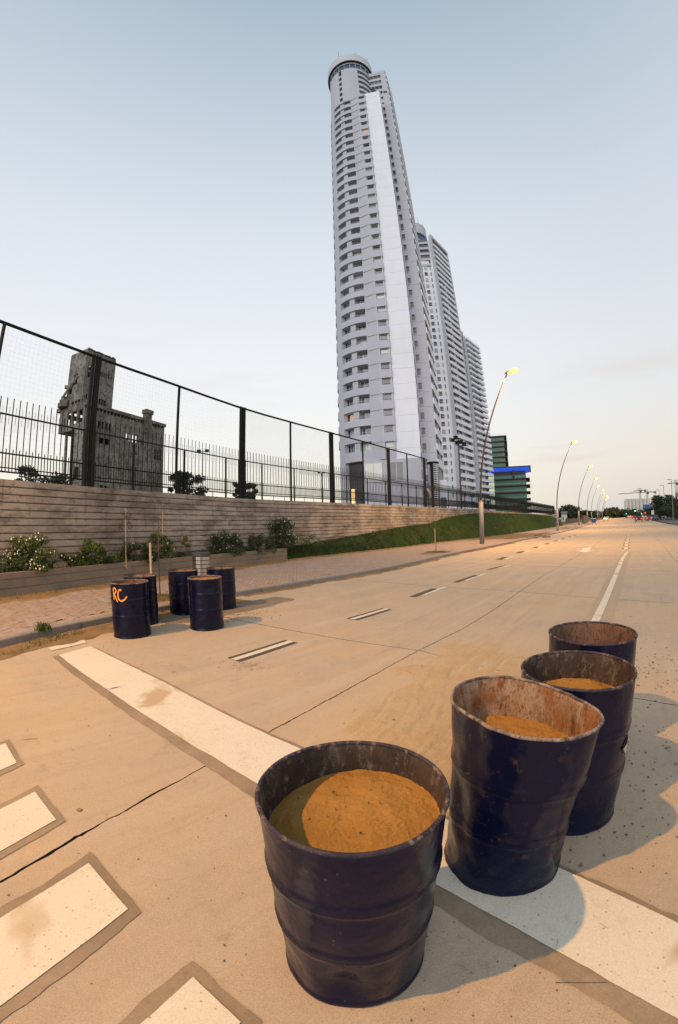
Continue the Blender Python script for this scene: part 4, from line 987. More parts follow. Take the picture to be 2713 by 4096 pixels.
d3 = drum('navy drum with a torn hazard diamond sticker, behind the badly dented one', 1.285, 1.92, .315, .885, 'rust_dark', (.70, .0, .0), dsoft(3,.008))
drum('empty navy drum with a brown rusty lining, farthest of the four on the right', 1.795, 2.53, .32, .885, 'rust_brown', None, dsoft(9))
drum('navy drum with orange letters sprayed on its side, left of the sapling', -3.38, 5.95, .305, .875, 'rust_brown', (.80,0,0), dsoft(1), rim='rimlight')
dRC = bpy.data.objects['steel_drum.004']
drum('navy drum standing directly behind the one with orange letters', -3.62, 6.78, .30, .875, 'rust_bright', None, dsoft(2))
drum('navy drum just left of the steel litter bin, behind the front one of its three', -3.17, 7.78, .30, .875, 'rust_bright', None, dsoft(4,.008))
drum('navy drum standing forward of two others beside the litter bin, dented below its rim', -2.31, 6.64, .29, .875, 'rust_brown', (.83,0,0), lambda a, z: dsoft(5)(a,z)-.02*math.exp(-((z-.73)/.07)**2)*math.exp(-(angd(a,-.95)/.4)**2), rim='rimlight')
drum('navy drum right of the litter bin, nearest the kerb', -2.52, 8.30, .30, .875, 'rust_bright', None, dsoft(6))
# letters R C sprayed on the drum
def spray(strokes, e, R, zc, ac, sc, mat, wd=.017, name='sprayed_letters'):
    mb = MB()
    for st in strokes:
        P = smooth_line(st, 6); v = []; f = []
        for i, p in enumerate(P):
            a = P[max(i-1,0)]; b = P[min(i+1,len(P)-1)]; dx, dy = b[0]-a[0], b[1]-a[1]; l = math.hypot(dx, dy)+1e-9; w = wd/sc*(.55 if i in (0,len(P)-1) else 1)*(1+.25*N2(p[0],p[1],5))
            for s_ in (-1, 1):
                u = p[0]-dy/l*w/2*s_; h = p[1]+dx/l*w/2*s_; an = ac+u*sc/R; r = R+.0065; v.append((r*math.cos(an), r*math.sin(an), zc+h*sc))
        for i in range(len(P)-1): f.append((2*i,2*i+1,2*i+3,2*i+2))
        mb.add(v, f)
    local(name, mb, mat, e)
Rst = [[(-.55,-1.05),(-.62,-.1),(-.70,.95)], [(-.75,.80),(-.25,.95),(.02,.55),(-.25,.12),(-.6,.0)], [(-.6,.0),(-.2,-.45),(.15,-1.2),(.22,-1.25)]]
Cst = [[(1.05,.55),(.85,.75),(.50,.45),(.38,-.25),(.55,-.95),(1.05,-1.15),(1.6,-.85),(1.95,-.35)]]
spray(Rst+Cst, dRC, .308, .712, math.radians(-103), .093, M['orange_paint'], .023)
# torn hazard diamond
def sticker(e, R, ac, zc, pts, mat, name, dr=.004):
    v = []; 
    for u, h in pts: an = ac+u/R; v.append(((R+dr)*math.cos(an), (R+dr)*math.sin(an), zc+h))
    local(name, MB().add(v, [tuple(range(len(v)))]), mat, e)
stw = Mat('sticker_white', (.34,.31,.26), .7).m; stb = Mat('sticker_black', (.02,.02,.02), .5).m
ac3 = math.radians(-55)
sticker(d3, .318, ac3, .50, [(-.062,.0),(0,-.062),(.062,0),(0,.062)], stb, 'sticker_border')
sticker(d3, .318, ac3, .50, [(-.045,-.004),(0,-.052),(.052,0),(.012,.050),(.0,.01)], stw, 'sticker_panel', .0055)
sticker(d3, .318, ac3, .50, [(.008,-.005),(.03,-.002),(.024,.018),(.012,.012)], stb, 'sticker_symbol', .007)
# litter bin
e = empty('litter_bin', (-4.18,11.75,PAV), 'round stainless steel litter bin with horizontal bands and a dark rim, by the planter', 'litter bin')
for k in range(6): 
    mb = MB(); z0 = .06+.118*k; mb.cyl(0, 0, z0, z0+.098, .268, 28); local('band', mb, M['steel'], e, False)
local('inner_bucket', MB().cyl(0,0,.03,.80,.245,24), M['ruin_dark'], e)
local('top_ring', MB().cyl(0,0,.765,.865,.283,28), Mat('dark_grey_plastic', (.045,.043,.045), .6).m, e)
for a in (.3, 2.4, 4.5): local('strut', MB().box(-.012,-.27,0,.012,-.255,.78), M['steel'], e, rot=(0,0,a))

# ------------------------------------------------------------------ small things on the road
def pebbles(name, n, fn, smin, smax, mat):
    mb = MB()
    for _ in range(n):
        x, y = fn(); s = smin+(smax-smin)*R_.random()**2.5; z = ter(x,y)+s*.35
        c = []
        for d in ((1,0,0),(-1,0,0),(0,1,0),(0,-1,0),(0,0,1),(0,0,-1)): k = s*R_.uniform(.6,1.2); c.append((x+d[0]*k, y+d[1]*k, z+d[2]*k*.6))
        mb.add(c, [(0,2,4),(2,1,4),(1,3,4),(3,0,4),(2,0,5),(1,2,5),(3,1,5),(0,3,5)])
    setp(mb.build(name, mat), kind='stuff')
pebbles('gravel', 560, lambda: (R_.gauss(1.9,.55), R_.gauss(1.9,.7)), .003, .014, M['stone'])
pebbles('gravel', 260, lambda: (R_.uniform(.1,1.6), R_.uniform(.5,1.3)), .0015, .006, M['stone'])
pebbles('gravel', 500, lambda: (R_.gauss(3.3,.5), R_.gauss(3.6,.5)), .003, .014, M['stone'])
pebbles('gravel', 3200, lambda: (R_.uniform(-4,7), R_.uniform(.4,12)), .0015, .008, M['stone'])
pebbles('gravel', 260, lambda: (R_.gauss(-1.2,.16), R_.gauss(4.75,.10)), .003, .009, M['stone'])
pebbles('gravel', 300, lambda: (R_.gauss(-2.1,.4), R_.gauss(8.0,.5)), .004, .018, M['stone'])
pebbles('gravel', 150, lambda: (R_.uniform(-4.6,-3.4)+.2, R_.uniform(5,7)), .003, .012, M['stone'])
a, b = G(2222,3932), G(2426,3932)
setp(MB().tube([(a[0],a[1],.004),(b[0],b[1],.004)], .0018, 6).build('thin_rod', M['wire']), 'thin dark metal rod lying near the stop line at the lower right', 'rod')
c = G(450,2755); setp(MB().add([(c[0]-.07,c[1]-.02,.012),(c[0]-.01,c[1]-.05,.014),(c[0]+.03,c[1]+.005,.02),(c[0]+.075,c[1]+.035,.045),(c[0]-.01,c[1]+.04,.013)], [(0,1,2,4),(2,3,4)]).build('paper_scrap', Mat('paper', (.55,.53,.55), .8).m), 'crumpled white paper scrap lying on the stop line', 'paper scrap')
c = G(310,3240); pebbles_at = c
for (px, py, s, lab) in ((318,3242,.016,'dark flattened clod on the road, left of the stop line'),(1577,2882,.018,'small brown lump in the sand drift')):
    c = G(px,py); mb = MB(); pts = []
    for k in range(9): an = k*.698; q = s*R_.uniform(.6,1.3); pts.append((c[0]+q*math.cos(an), c[1]+q*math.sin(an)))
    mb.prism(pts, .0, s*.6); setp(mb.build('clod', M['mud']), lab, 'clod')
for (px, py, ln, an, lab) in ((115,2960,.16,.5,'thin curved twig lying on the road at the left'),(2380,3700,.10,-.9,'dry straw beside the stop line near the rod'),(2220,3815,.13,1.1,'tangled dry straw on the edge of the stop line'),(2680,3190,.16,1.6,'fine curved straw among pebbles at the right edge')):
    c = G(px,py); P = [(c[0]+math.cos(an)*t*ln+.01*math.sin(t*5), c[1]+math.sin(an)*t*ln+.012*math.cos(t*4), .004+.006*math.sin(t*3)) for t in (-.5,-.25,0,.25,.5)]
    setp(MB().tube(P, .0018, 5).build('twig', M['bark'] if px < 1000 else M['stake']), lab, 'twig')
for k, (px, py) in enumerate(((2137,2153),(2152,2147),(2167,2143),(2186,2150))):
    c = G(px, py); mb = MB(); w = .25+.1*R_.random(); mb.hexa([(c[0]+a*w-b*.12, c[1]+b*.14+a*.1) for a, b in ((-1,-1),(1,-1),(1,1),(-1,1))], 0, .14+.1*(k==1)); setp(mb.build('broken_kerb_block', M['brick']), ['leftmost brown broken block by the far kerb','tallest broken block standing on the far kerb edge','broken block right of the tallest one by the far kerb','broken block lying furthest out on the road'][k], 'block')
setp(MB().seg(G(2168,2157), G(2205,2157.5), .12, 0, .03).build('plank', M['brick']), 'flat brown plank lying on the road by the broken blocks', 'plank')
a = G(882,2415); setp(MB().tube([(a[0]-.05,a[1],.0),(a[0]+.0,a[1]+.06,.18),(a[0]+.09,a[1]+.10,.42)], .011, 6).build('leaning_stick', M['stake']), 'pale stick leaning beside the drum nearest the kerb', 'stick')

# ------------------------------------------------------------------ street lamps
def lamp_parts():
    base = MB(); base.cyl(0,0,0,3.1,.175,18,.165); base.cyl(0,0,3.1,3.2,.165,18,.10)
    base.cyl(0,0,-.02,.03,.22,18)
    H = 12.35; P = []
    for i in range(15):
        t = i/14; z = 3.1+(H-3.1)*math.sin(t*math.pi/2*.98)/math.sin(math.pi/2*.98) if False else 3.1+(H-3.1)*t
        x = 2.75*(t**2.05); P.append((x, 0, z))
    arm = MB().tube(P, [.075-.03*i/14 for i in range(15)], 10)
    hd = MB(); hx, hz = P[-1][0], P[-1][2]
    # head: flattened ovoid casing tilted up
    def ovoid(c, a, b, h, tilt, zcut=None, n=12, m=8):
        mb = MB(); v = []; f = []
        for j in range(m+1):
            ph = math.pi*j/m-math.pi/2
            for i in range(n):
                th = 2*math.pi*i/n; x, y, z = a*math.cos(ph)*math.cos(th), b*math.cos(ph)*math.sin(th), h*math.sin(ph)
                if zcut is not None: z = max(z, zcut)
                X = x*math.cos(tilt)-z*math.sin(tilt); Z = x*math.sin(tilt)+z*math.cos(tilt); v.append((c[0]+X, c[1]+y, c[2]+Z))
        for j in range(m):
            for i in range(n): f.append((j*n+i, j*n+(i+1)%n, (j+1)*n+(i+1)%n, (j+1)*n+i))
        return mb.add(v, f)
    cs_ = ovoid((hx+.28,0,hz+.16), .50, .17, .13, .28, -.02)
    ln = ovoid((hx+.44,0,hz+.15), .42, .22, .17, .28)
    return base, arm, cs_, ln
LB, LA, LC, LN = lamp_parts()
lb_, la_, lc_, ll_ = LB.mesh('pole_base', M['galv'], True), LA.mesh('curved_pole', Mat('brown_pole', (.07,.05,.042), .5, .3).m, True), LC.mesh('lamp_head', M['galv'], True), LN.mesh('lens', M['lamp_lit'], True)
LAMPS = [((10.42,28.57),'nearest curved street lamp with its lit head high over the road beside the white towers'),
 ((31.2,53.1),'second curved street lamp, its lower pole covered in stickers'),
 ((51.3,78.0),'third curved street lamp from the front'),((71.2,103.7),'fourth curved street lamp, left of the blue dumpster'),
 ((91.5,130.5),'fifth curved street lamp in the receding row'),((111,154),'sixth curved street lamp in the receding row'),((129,177.5),'seventh curved street lamp in the receding row'),
 ((150,203),'eighth curved street lamp, small and far along the road'),((165,222),'ninth curved street lamp, far along the road'),((182,246),'farthest curved street lamp of the receding row')]
LAMPS.append(((-11.9,.9),'street lamp behind the left edge of the view that lights the drums'))
for i, ((x, y), lab) in enumerate(LAMPS):
    z = ter(x, y)+PAV-.02
    a = -.695 if i < 10 else -.69
    if i in (1,2,3): a -= .0
    e = empty('street_lamp', (x,y,z), lab, 'street lamp', 'curved street lamps along the pavement', a)
    local('pole_base', lb_, None, e); local('curved_pole', la_, None, e); local('lamp_head', lc_, None, e); local('lens', ll_, None, e)
    ld = bpy.data.lights.new('lamp_light', 'SPOT'); ld.energy = LAMP_W*(1 if i == 10 else 1.0); ld.color = LAMP_C; ld.shadow_soft_size = .12; ld.spot_size = math.radians(142); ld.spot_blend = .6
    lo_ = bpy.data.objects.new('lamp_light', ld); COL.objects.link(lo_); lo_.parent = e; lo_.location = (3.15, 0, 12.2)
    if i == 1:
        mb = MB(); v = []; 
        for k in range(46):
            an = R_.uniform(-2.6,.4); zz = R_.uniform(.15,2.7); w = R_.uniform(.04,.13); h = R_.uniform(.02,.16); q = [(an-w/.18,zz),(an+w/.18,zz),(an+w/.18,zz+h),(an-w/.18,zz+h)]
            mb.add([(.182*math.cos(t),.182*math.sin(t),h_) for t, h_ in q], [(0,1,2,3)])
        local('stickers', mb, Mat('old_stickers', (.5,.48,.47), .8).m, e)['kind'] = 'stuff'
# ------------------------------------------------------------------ nearest white tower
def taper(d0):
    def w(x, y, z):
        el = math.degrees(math.atan2(max(0, z-HC), d0)); s = 1-.125*(el/60)**2
        return (x*s, y, z)
    return w
C1 = (7.53, 78.94); A0 = math.radians(5.45); U1 = (.969,-.247); V1 = (.247,.969)
def uv1(u, v): return (C1[0]+u*U1[0]+v*V1[0], C1[1]+u*U1[1]+v*V1[1])
def ph(a, R, c=C1, a0=A0):
    a = math.radians(a); return (c[0]+R*(math.cos(a)*-math.sin(a0)+math.sin(a)*math.cos(a0)), c[1]+R*(math.cos(a)*-math.cos(a0)-math.sin(a)*math.sin(a0)))
def arc(mb, a0, a1, z0, z1, Ro, Ri, m=0, c=C1, ac=A0, st=6.):
    ch = mb.chunks(z0, z1)
    if ch:
        for a, b in ch: arc(mb, a0, a1, a, b, Ro, Ri, m, c, ac, st)
        return mb
    n = max(1, int(math.ceil((a1-a0)/st)))
    O = [ph(a0+(a1-a0)*i/n, Ro, c, ac) for i in range(n+1)]; I = [ph(a0+(a1-a0)*i/n, Ri, c, ac) for i in range(n+1)]
    v = [(x,y,z) for z in (z0,z1) for x,y in O+I]; k = n+1; f = []
    for i in range(n):
        o0, o1, i0, i1 = i, i+1, k+i, k+i+1; t = 2*k
        f += [(o0,o1,o1+t,o0+t), (i1,i0,i0+t,i1+t), (o0+t,o1+t,i1+t,i0+t), (o1,o0,i0,i1)]
    f += [(0,2*k,3*k,k), (n,k+n,3*k+n,2*k+n)]
    mb.add(v, f, m); return mb
def quadbox(mb, P, z0, z1, m=0): return mb.hexa(P, z0, z1, m)
def ubox(mb, u0, u1, v0, v1, z0, z1, m=0, fr=uv1): return mb.hexa([fr(u0,v0),fr(u1,v0),fr(u1,v1),fr(u0,v1)], z0, z1, m)
W1 = taper(73.)
T1 = empty('apartment_tower', (C1[0], C1[1], 0), 'tallest slim white-grey apartment tower with a round front and a ringed round top', 'tower', 'white apartment towers')
MB.ZS = 4.0; R = 7.25; FL = 3.0; ZT = [16.9+FL*i for i in range(33)]
GM = [M['glass'], M['frame'], M['glass_dark'], M['glass_pale'], M['tw_grey'], Mat('warm_lit_glass', (.5,.3,.15)).emit((1,.62,.33), .42).m]
mb = MB(); arc(mb, -180, 180, 0, 133, 5.95, 5.0, 0); mb.build('core_wall', M['tw_in'], T1, warp=W1)
mb = MB(); arc(mb, -72, -52.8, 0, 130.4, R, 6.3); arc(mb, -5, 40, 0, 113.4, R, 6.3); arc(mb, 175, 235, 0, 130.4, R, 6.3); arc(mb, -52.8, -5, 112.9, 113.4, R, 5.9)
arc(mb, -52.8, -31.5, 113.4, 130.4, R, 6.3); arc(mb, -23.5, 19, 113.4, 130.4, R, 6.3); arc(mb, 19, 100, 129.6, 130.4, R, 6.3); arc(mb, 100, 175, 113, 130.4, R, 6.3)
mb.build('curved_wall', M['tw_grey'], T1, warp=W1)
for i, zt in enumerate(ZT):
    zb = ZT[i+1]-1.66 if i < 32 else 112.88
    mb = MB()
    if zb > zt: arc(mb, -52.8, -5, zt, zb, R+.02, 5.9); arc(mb, -128, -72, zt, zb, R+.02, 5.9)
    if i < 32: 
        arc(mb, -52.8, -5, zb+.36, zb+.40, R-.08, R-.12)
        mb.build('balcony_spandrel', M['tw_grey'], T1, warp=W1)
    mb = MB(); arc(mb, -33.2, -23.3, zt-1.66, zt, 6.95, 5.9); mb.build('recessed_pier', M['tw_grey'], T1, warp=W1)
    for a0, a1 in ((-49.5,-34.6),(-22.2,-6.2)):
        mb = MB(); gm = 3 if R_.random() < .3 else 0
        if i == 2 and a0 < -40: gm = 5
        arc(mb, a0, a1, zt-1.60, zt-.12, 6.02, 5.96, 2 if i > 20 else gm); am = (a0+a1)/2
        for q in (a0, am-.25, a1-.5): arc(mb, q, q+.6, zt-1.6, zt-.12, 6.10, 6.02, 1)
        arc(mb, a0, a1, zt-.16, zt-.08, 6.1, 6.02, 1)
        mb.build('balcony_window', GM, T1, warp=W1)
mb = MB(); arc(mb, -52.8, -5, 13.4, 15.24, R+.02, 5.9); mb.build('balcony_spandrel', M['tw_grey'], T1, warp=W1)
for k in range(6):
    zt = 129.3-2.75*k
    mb = MB(); arc(mb, -31.5, -23.5, zt-1.65, zt-.25-.0, R-.6, 6.2, 2); mb.build('turret_window', GM, T1, warp=W1); mb = MB(); arc(mb, -31.5, -23.5, zt-2.75, zt-1.7, R, 6.3, 0); mb.build('turret_sill', M['tw_grey'], T1, warp=W1)
    mb = MB(); arc(mb, 19, 100, zt-2.75, zt-1.55, R+.03, 5.9, 0); mb.build('turret_balcony', M['tw_grey'], T1, warp=W1); mb = MB(); arc(mb, 21, 96, zt-1.55, zt, 6.06, 5.98, 0); mb.build('turret_glass', M['glass_dark'], T1, warp=W1)
mb = MB(); arc(mb, -180, 180, 130.4, 133.2, R-.12, 6.0, 0)
mb.build('glass_band', M['glass_blue'], T1, warp=W1)
mb = MB()
for k in range(24): arc(mb, -180+15*k, -180+15*k+.9, 130.4, 133.2, R, R-.13)
arc(mb, -180, 180, 133.2, 133.8, R+.02, 5.5); arc(mb, -180, 180, 130.38, 130.55, R+.03, 6.2)
mb.build('band_mullions', M['tw_grey'], T1, warp=W1)
mb = MB(); arc(mb, -180, 180, 133.82, 134.3, R+.62, 5, 0); mb.build('ring_soffit', M['tw_dark'], T1, warp=W1)
mb = MB(); arc(mb, -180, 180, 134.3, 138.4, R+.6, R-.1); arc(mb, -180, 180, 138.4, 138.9, R+.3, R-.3); arc(mb, -180, 180, 138.2, 138.3, R, .05); mb.build('crown_ring', tmat('crown_render', (.60,.61,.66)), T1, warp=W1)
mb = MB()
for a, l in ((-28,4.2),(62,3.6),(-88,3.4),(20,1.6)): p = ph(a, 7.3); mb.cyl(p[0], p[1], 138.2, 138.9+l, .05, 5)
mb.build('antennas', M['tw_dark'], T1, warp=W1, kind='stuff')
# bay window column
for i, zt in enumerate(ZT):
    zt -= .35; zb = zt+FL-1.35
    if i == 32: zb = zt+.9
    mb = MB(); P = [uv1(.6,-7.30),uv1(2.6,-7.95),uv1(5.0,-8.0),uv1(5.0,-6.9)]
    mb.hexa([P[0],P[1],uv1(2.6,-6.9),uv1(.6,-6.9)], zt, zb); mb.hexa([P[1],P[2],P[3],uv1(2.6,-6.9)], zt, zb)
    mb.build('bay_spandrel', M['tw_grey'], T1, warp=W1)
    mb = MB(); g_ = 3 if R_.random() < .25 else 0
    if i == 27: g_ = 5
    ubox(mb, 3.15, 4.6, -7.42, -7.36, zt-1.32, zt-.02, g_); 
    for u in (3.08, 4.55): ubox(mb, u, u+.12, -7.5, -7.36, zt-1.35, zt, 1)
    ubox(mb, 4.72, 4.86, -7.9, -7.36, zt-1.35, zt, 1); ubox(mb, 3.1, 4.7, -7.5, -7.4, zt-.10, zt, 1); ubox(mb, 3.1, 4.8, -7.52, -7.48, zt-1.05, zt-1.0, 2)
    mb.build('bay_window', GM, T1, warp=W1)
mb = MB(); ubox(mb, 1.4, 5.0, -7.35, -3, 13.4, 113.6); mb.hexa([uv1(.8,-7.2),uv1(2.65,-7.88),uv1(3.02,-7.88),uv1(3.02,-6.9)], 13.4, 113.6); mb.build('bay_wall', M['tw_grey'], T1, warp=W1)
# flat white facade in storey-high panels
mb = MB(); ubox(mb, 4.9, 9.16, -7.26, -2.6, 0, 113.9); mb.build('facade_backing', M['tw_dark'], T1, warp=W1)
z = 3.2
while z < 113.5:
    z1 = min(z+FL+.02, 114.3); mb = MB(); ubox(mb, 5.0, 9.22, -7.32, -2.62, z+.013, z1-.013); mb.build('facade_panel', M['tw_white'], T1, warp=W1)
    zz = z+.7
    mb = MB(); mb.hexa([uv1(9.225,-6.6), uv1(9.26,-6.6), uv1(9.26,-4.1), uv1(9.225,-4.1)], zz, zz+1.5); mb.build('side_window', M['glass_dark'], T1, warp=W1); z = z1
# rear block: recessed window strip, corner wall, balconied side
S0, S1 = uv1(11.94,-2.57), uv1(13.1,6.8)
mb = MB(); mb.prism([uv1(3,-2.3), uv1(11.8,-2.3), uv1(12.85,6.6), uv1(3,8)], 0, 131.3); mb.build('block_core', M['tw_dark'], T1, warp=W1)
mb = MB(); ubox(mb, 9.0, 9.5, -2.6, -2.3, 0, 121); ubox(mb, 10.2, 10.5, -2.6, -2.3, 0, 121); ubox(mb, 10.4, 11.94, -2.6, -2.3, 121, 132)
mb.build('strip_jamb', M['tw_grey'], T1, warp=W1)
z = 3.0
k = 0
while z < 120:
    mb = MB(); ubox(mb, 10.5, 11.94, -2.62, -2.3, z+.02, z+FL-.02); mb.build('corner_panel', M['tw_grey'], T1, warp=W1)
    zt = z+FL*.63; mb = MB(); ubox(mb, 9.5, 10.2, -2.6, -2.3, zt, zt+1.15); mb.build('strip_spandrel', M['tw_grey'], T1, warp=W1)
    mb = MB(); ubox(mb, 9.5, 10.2, -2.38, -2.32, zt-1.85, zt, 2); ubox(mb, 9.62, 10.2, -2.46, -2.39, zt-1.85, zt-1.35, 0); ubox(mb, 9.5, 10.2, -2.48, -2.39, zt-1.36, zt-1.26, 1); mb.build('strip_window', GM, T1, warp=W1)
    z += FL; k += 1
for k in range(6):
    zt = 130.6-3.05*k; u0 = 4 if k < 3 else 8.3
    mb = MB(); ubox(mb, u0, 10.4, -2.6, -2.3, zt-.02, zt+1.25, 0); mb.build('upper_spandrel', M['tw_grey'], T1, warp=W1); mb = MB(); ubox(mb, u0, 10.4, -2.36, -2.32, zt-1.8, zt-.02, 0 if k < 3 else 2)
    for u in (6, 8, 9.3): ubox(mb, u, u+.1, -2.42, -2.36, zt-1.8, zt, 1) if u > u0 else None
    mb.build('upper_window', GM, T1, warp=W1)
mb = MB(); ubox(mb, 3.2, 10.4, -2.58, -2.3, 113, 114.6); mb.build('upper_wall', M['tw_grey'], T1, warp=W1)
def on(S0, S1, t, o):
    dx, dy = S1[0]-S0[0], S1[1]-S0[1]; l = math.hypot(dx, dy); return (S0[0]+dx*t+dy/l*o, S0[1]+dy*t-dx/l*o)
def sbox(mb, S0, S1, t0, t1, o0, o1, z0, z1, m=0): return mb.hexa([on(S0,S1,t0,o1), on(S0,S1,t1,o1), on(S0,S1,t1,o0), on(S0,S1,t0,o0)], z0, z1, m)
z = 12.6; 
while z < 130:
    mb = MB(); sbox(mb, S0, S1, 0.02, 1.0, -.1, .30, z, z+1.25); sbox(mb, S0, S1, .3, .98, .30, .34, z+1.25, z+1.7, 0); mb.build('side_slab', M['tw_white'], T1, warp=W1)
    for t0, t1, m in ((.04,.26,2),(.30,.44,0),(.47,.62,3),(.66,.97,2)):
        mb = MB(); sbox(mb, S0, S1, t0, t1, -.05, -.01, z+1.25, z+FL, m); mb.build('side_glass', GM, T1, warp=W1)
    z += FL
mb = MB(); 
for t0, t1 in ((0,.04),(.44,.47),(.62,.66),(.97,1.)): sbox(mb, S0, S1, t0, t1, -.3, .12, 0, 131)
mb.build('side_piers', M['tw_grey'], T1, warp=W1, kind='stuff')
mb = MB(); ubox(mb, 3, 11.96, -2.64, -2.2, 131.3, 132.3); sbox(mb, S0, S1, 0, 1, -.4, .3, 131.3, 132.3); mb.build('parapet', M['tw_grey'], T1, warp=W1)
mb = MB(); 
for z in (133.0, 133.4): mb.seg(uv1(8.5,-2.4), uv1(11.8,-2.4), .04, z, z+.04)
for k in range(7): p = uv1(8.5+.55*k,-2.4); mb.cyl(p[0], p[1], 132.2, 133.4, .03, 5)
mb.build('roof_railing', M['frame'], T1, warp=W1)
# ground floors
mb = MB(); ubox(mb, -1.2, 9.2, -7.6, -2, 0, 13.38); mb.build('podium_wall', M['tw_grey'], T1, warp=W1)
for u0, u1 in ((-.9,2.3),(3.6,6.1)):
    mb = MB(); ubox(mb, u0, u1, -7.68, -7.62, 9.4, 12.9, 3 if u0 < 0 else 0); 
    for t in (0, .5, 1): ubox(mb, u0+(u1-u0)*t-.06, u0+(u1-u0)*t+.06, -7.74, -7.67, 9.4, 12.9, 1)
    ubox(mb, u0, u1, -7.74, -7.67, 12.8, 12.95, 1); ubox(mb, u0, u1, -7.74, -7.67, 9.35, 9.5, 1)
    mb.build('lobby_window', GM, T1, warp=W1)
mb = MB(); arc(mb, -52.6, -12, 0, 13.2, 6.4, 6.0); mb.build('lobby_recess', M['tw_dark'], T1, warp=W1)
mb = MB(); p = ph(-42, 6.5); mb.cyl(p[0], p[1], 2, 8.5, .35, 8); mb.build('lobby_light', M['lit_warm'], T1, warp=W1)
# louvred stair cage and annex at the foot
sx, sy = pol(13.55, 68.5)
ST = empty('stair_cage', (sx,sy,0), 'round metal stair cage with horizontal louvres at the foot of the tallest tower', 'stair cage')
mb = MB(); mb.cyl(sx, sy, 0, 12.0, .55, 12); mb.build('cage_core', M['ruin_dark'], ST)
mb = MB(); mb.cyl(sx, sy, 11.85, 12.1, 1.0, 20); mb.build('cage_top', M['black_steel'], ST)
for k in range(30):
    mb = MB(); z = 2.6+.31*k; arc(mb, 0, 100, z, z+.13, .98, .9, 0, (sx,sy), math.radians(13.55), 12); mb.build('louvre', M['frame'], ST)
mb = MB(); 
for a in (-80,-45,-10,10,50,90): p = ph(a, .93, (sx,sy), math.radians(13.55)); mb.cyl(p[0], p[1], 2, 12, .04, 6)
mb.build('cage_posts', M['black_steel'], ST, kind='stuff')
p = pol(14.6, 74)
AX = empty('annex', (p[0],p[1],0), 'small white annex with a dark gate and sloping roof beside the louvred stair cage', 'annex')
def pbox(mb, a0, a1, d0, d1, z0, z1, m=0): return mb.hexa([pol(a0,d0), pol(a1,d0), pol(a1,d1), pol(a0,d1)], z0, z1, m)
mb = MB(); pbox(mb, 14.3, 15.35, 72, 80, 3, 9.4); mb.build('wall', M['tw_white'], AX)
mb = MB(); pbox(mb, 14.42, 15.25, 71.9, 71.98, 0, 6.3); mb.build('gate', Mat('blue_grey_gate', (.09,.11,.14), .5).m, AX)
a, b, c = pol(15.35, 72), pol(16.6, 76), pol(15.35, 80)
mb = MB().add([(a[0],a[1],9.4),(a[0],a[1],0),(b[0],b[1],3.2),(b[0],b[1],0),(c[0],c[1],9.4),(c[0],c[1],0)], [(0,1,3,2),(2,3,5,4),(0,2,4),(0,4,5,1)]); mb.build('sloping_wing', M['tw_white'], AX)

# ------------------------------------------------------------------ second and third towers
W2 = taper(158.)
T2 = empty('apartment_tower', (44,150,0), 'second white-grey apartment tower with rows of long balconies, right behind the tallest one', 'tower', 'white apartment towers')
F0, P0, P1 = pol(14.3,156), pol(17.0,157.5), pol(19.35,172.5)
mb = MB(); mb.prism([F0, on(P0,P1,0,-.4), on(P0,P1,1,-.4), pol(17.5,190), pol(14.0,180)], 0, 116.5); mb.prism([pol(14.6,160), on(P0,P1,.0,-.5), on(P0,P1,1,-.5), pol(17.5,190), pol(14.6,180)], 116.5, 129.0); mb.build('block_wall', M['tw_white'], T2, warp=W2)
fl2 = 3.1; n2 = 40
for i in range(n2):
    z = 4.2+fl2*i
    if z > 128: break
    mb = MB(); sbox(mb, P0, P1, 0, 1, -.4, .5, z, z+1.25); sbox(mb, P0, P1, .18, .97, .44, .48, z+1.25, z+1.62); mb.build('balcony_slab', M['tw_white'], T2, warp=W2)
    top = z > 108
    for t0, t1, m in (((.03,.2,2),(.2,.42,3),(.475,.70,3),(.70,.95,2)) if not top else ((.03,.48,2),(.5,.95,2),)):
        mb = MB(); m_ = m if not (m == 3 and R_.random() < .25) else 0
        sbox(mb, P0, P1, t0, t1, -.36, -.30, z+1.25, z+fl2, m_)
        if m == 3:
            for t in (t0, (t0*.4+t1*.6), t1-.01): sbox(mb, P0, P1, t, t+.012, -.3, -.2, z+1.25, z+fl2, 2)
        mb.build('balcony_window', GM, T2, warp=W2)
    if z < 112:
        for (a0, a1) in ((15.15,15.62),(16.12,16.27)):
            t0, t1 = (a0-14.3)/2.7, (a1-14.3)/2.7; mb = MB(); m_ = 0 if R_.random() < .75 else 3
            q = [(F0[0]+(P0[0]-F0[0])*t, F0[1]+(P0[1]-F0[1])*t) for t in (t0, t1)]
            mb.hexa([(q[0][0],q[0][1]-.12),(q[1][0],q[1][1]-.12),(q[1][0],q[1][1]-.02),(q[0][0],q[0][1]-.02)], z+1.3, z+2.95, m_)
            mb.hexa([(q[0][0],q[0][1]-.16),(q[1][0],q[1][1]-.16),(q[1][0],q[1][1]-.11),(q[0][0],q[0][1]-.11)], z+1.75, z+1.85, 1)
            mb.build('window', GM, T2, warp=W2)
    else:
        mb = MB(); mb.hexa([pol(14.9,156.9), pol(16.4,157.2), pol(16.4,159), pol(14.9,159)], z+1.25, z+fl2, 0); mb.build('upper_window', GM, T2, warp=W2); mb = MB(); mb.hexa([pol(14.7,156.2), pol(16.4,156.6), pol(16.4,159.2), pol(14.7,159.2)], z, z+1.2, 0); mb.build('upper_spandrel', M['tw_grey'], T2, warp=W2)
for t0, t1, o1, z1 in ((-.035,.03,.62,129.),(.425,.47,.35,108),(.97,1.02,.55,129.)):
    mb = MB(); sbox(mb, P0, P1, t0, t1, -.5, o1, 0, z1); mb.build('facade_pier', M['tw_grey'], T2, warp=W2)
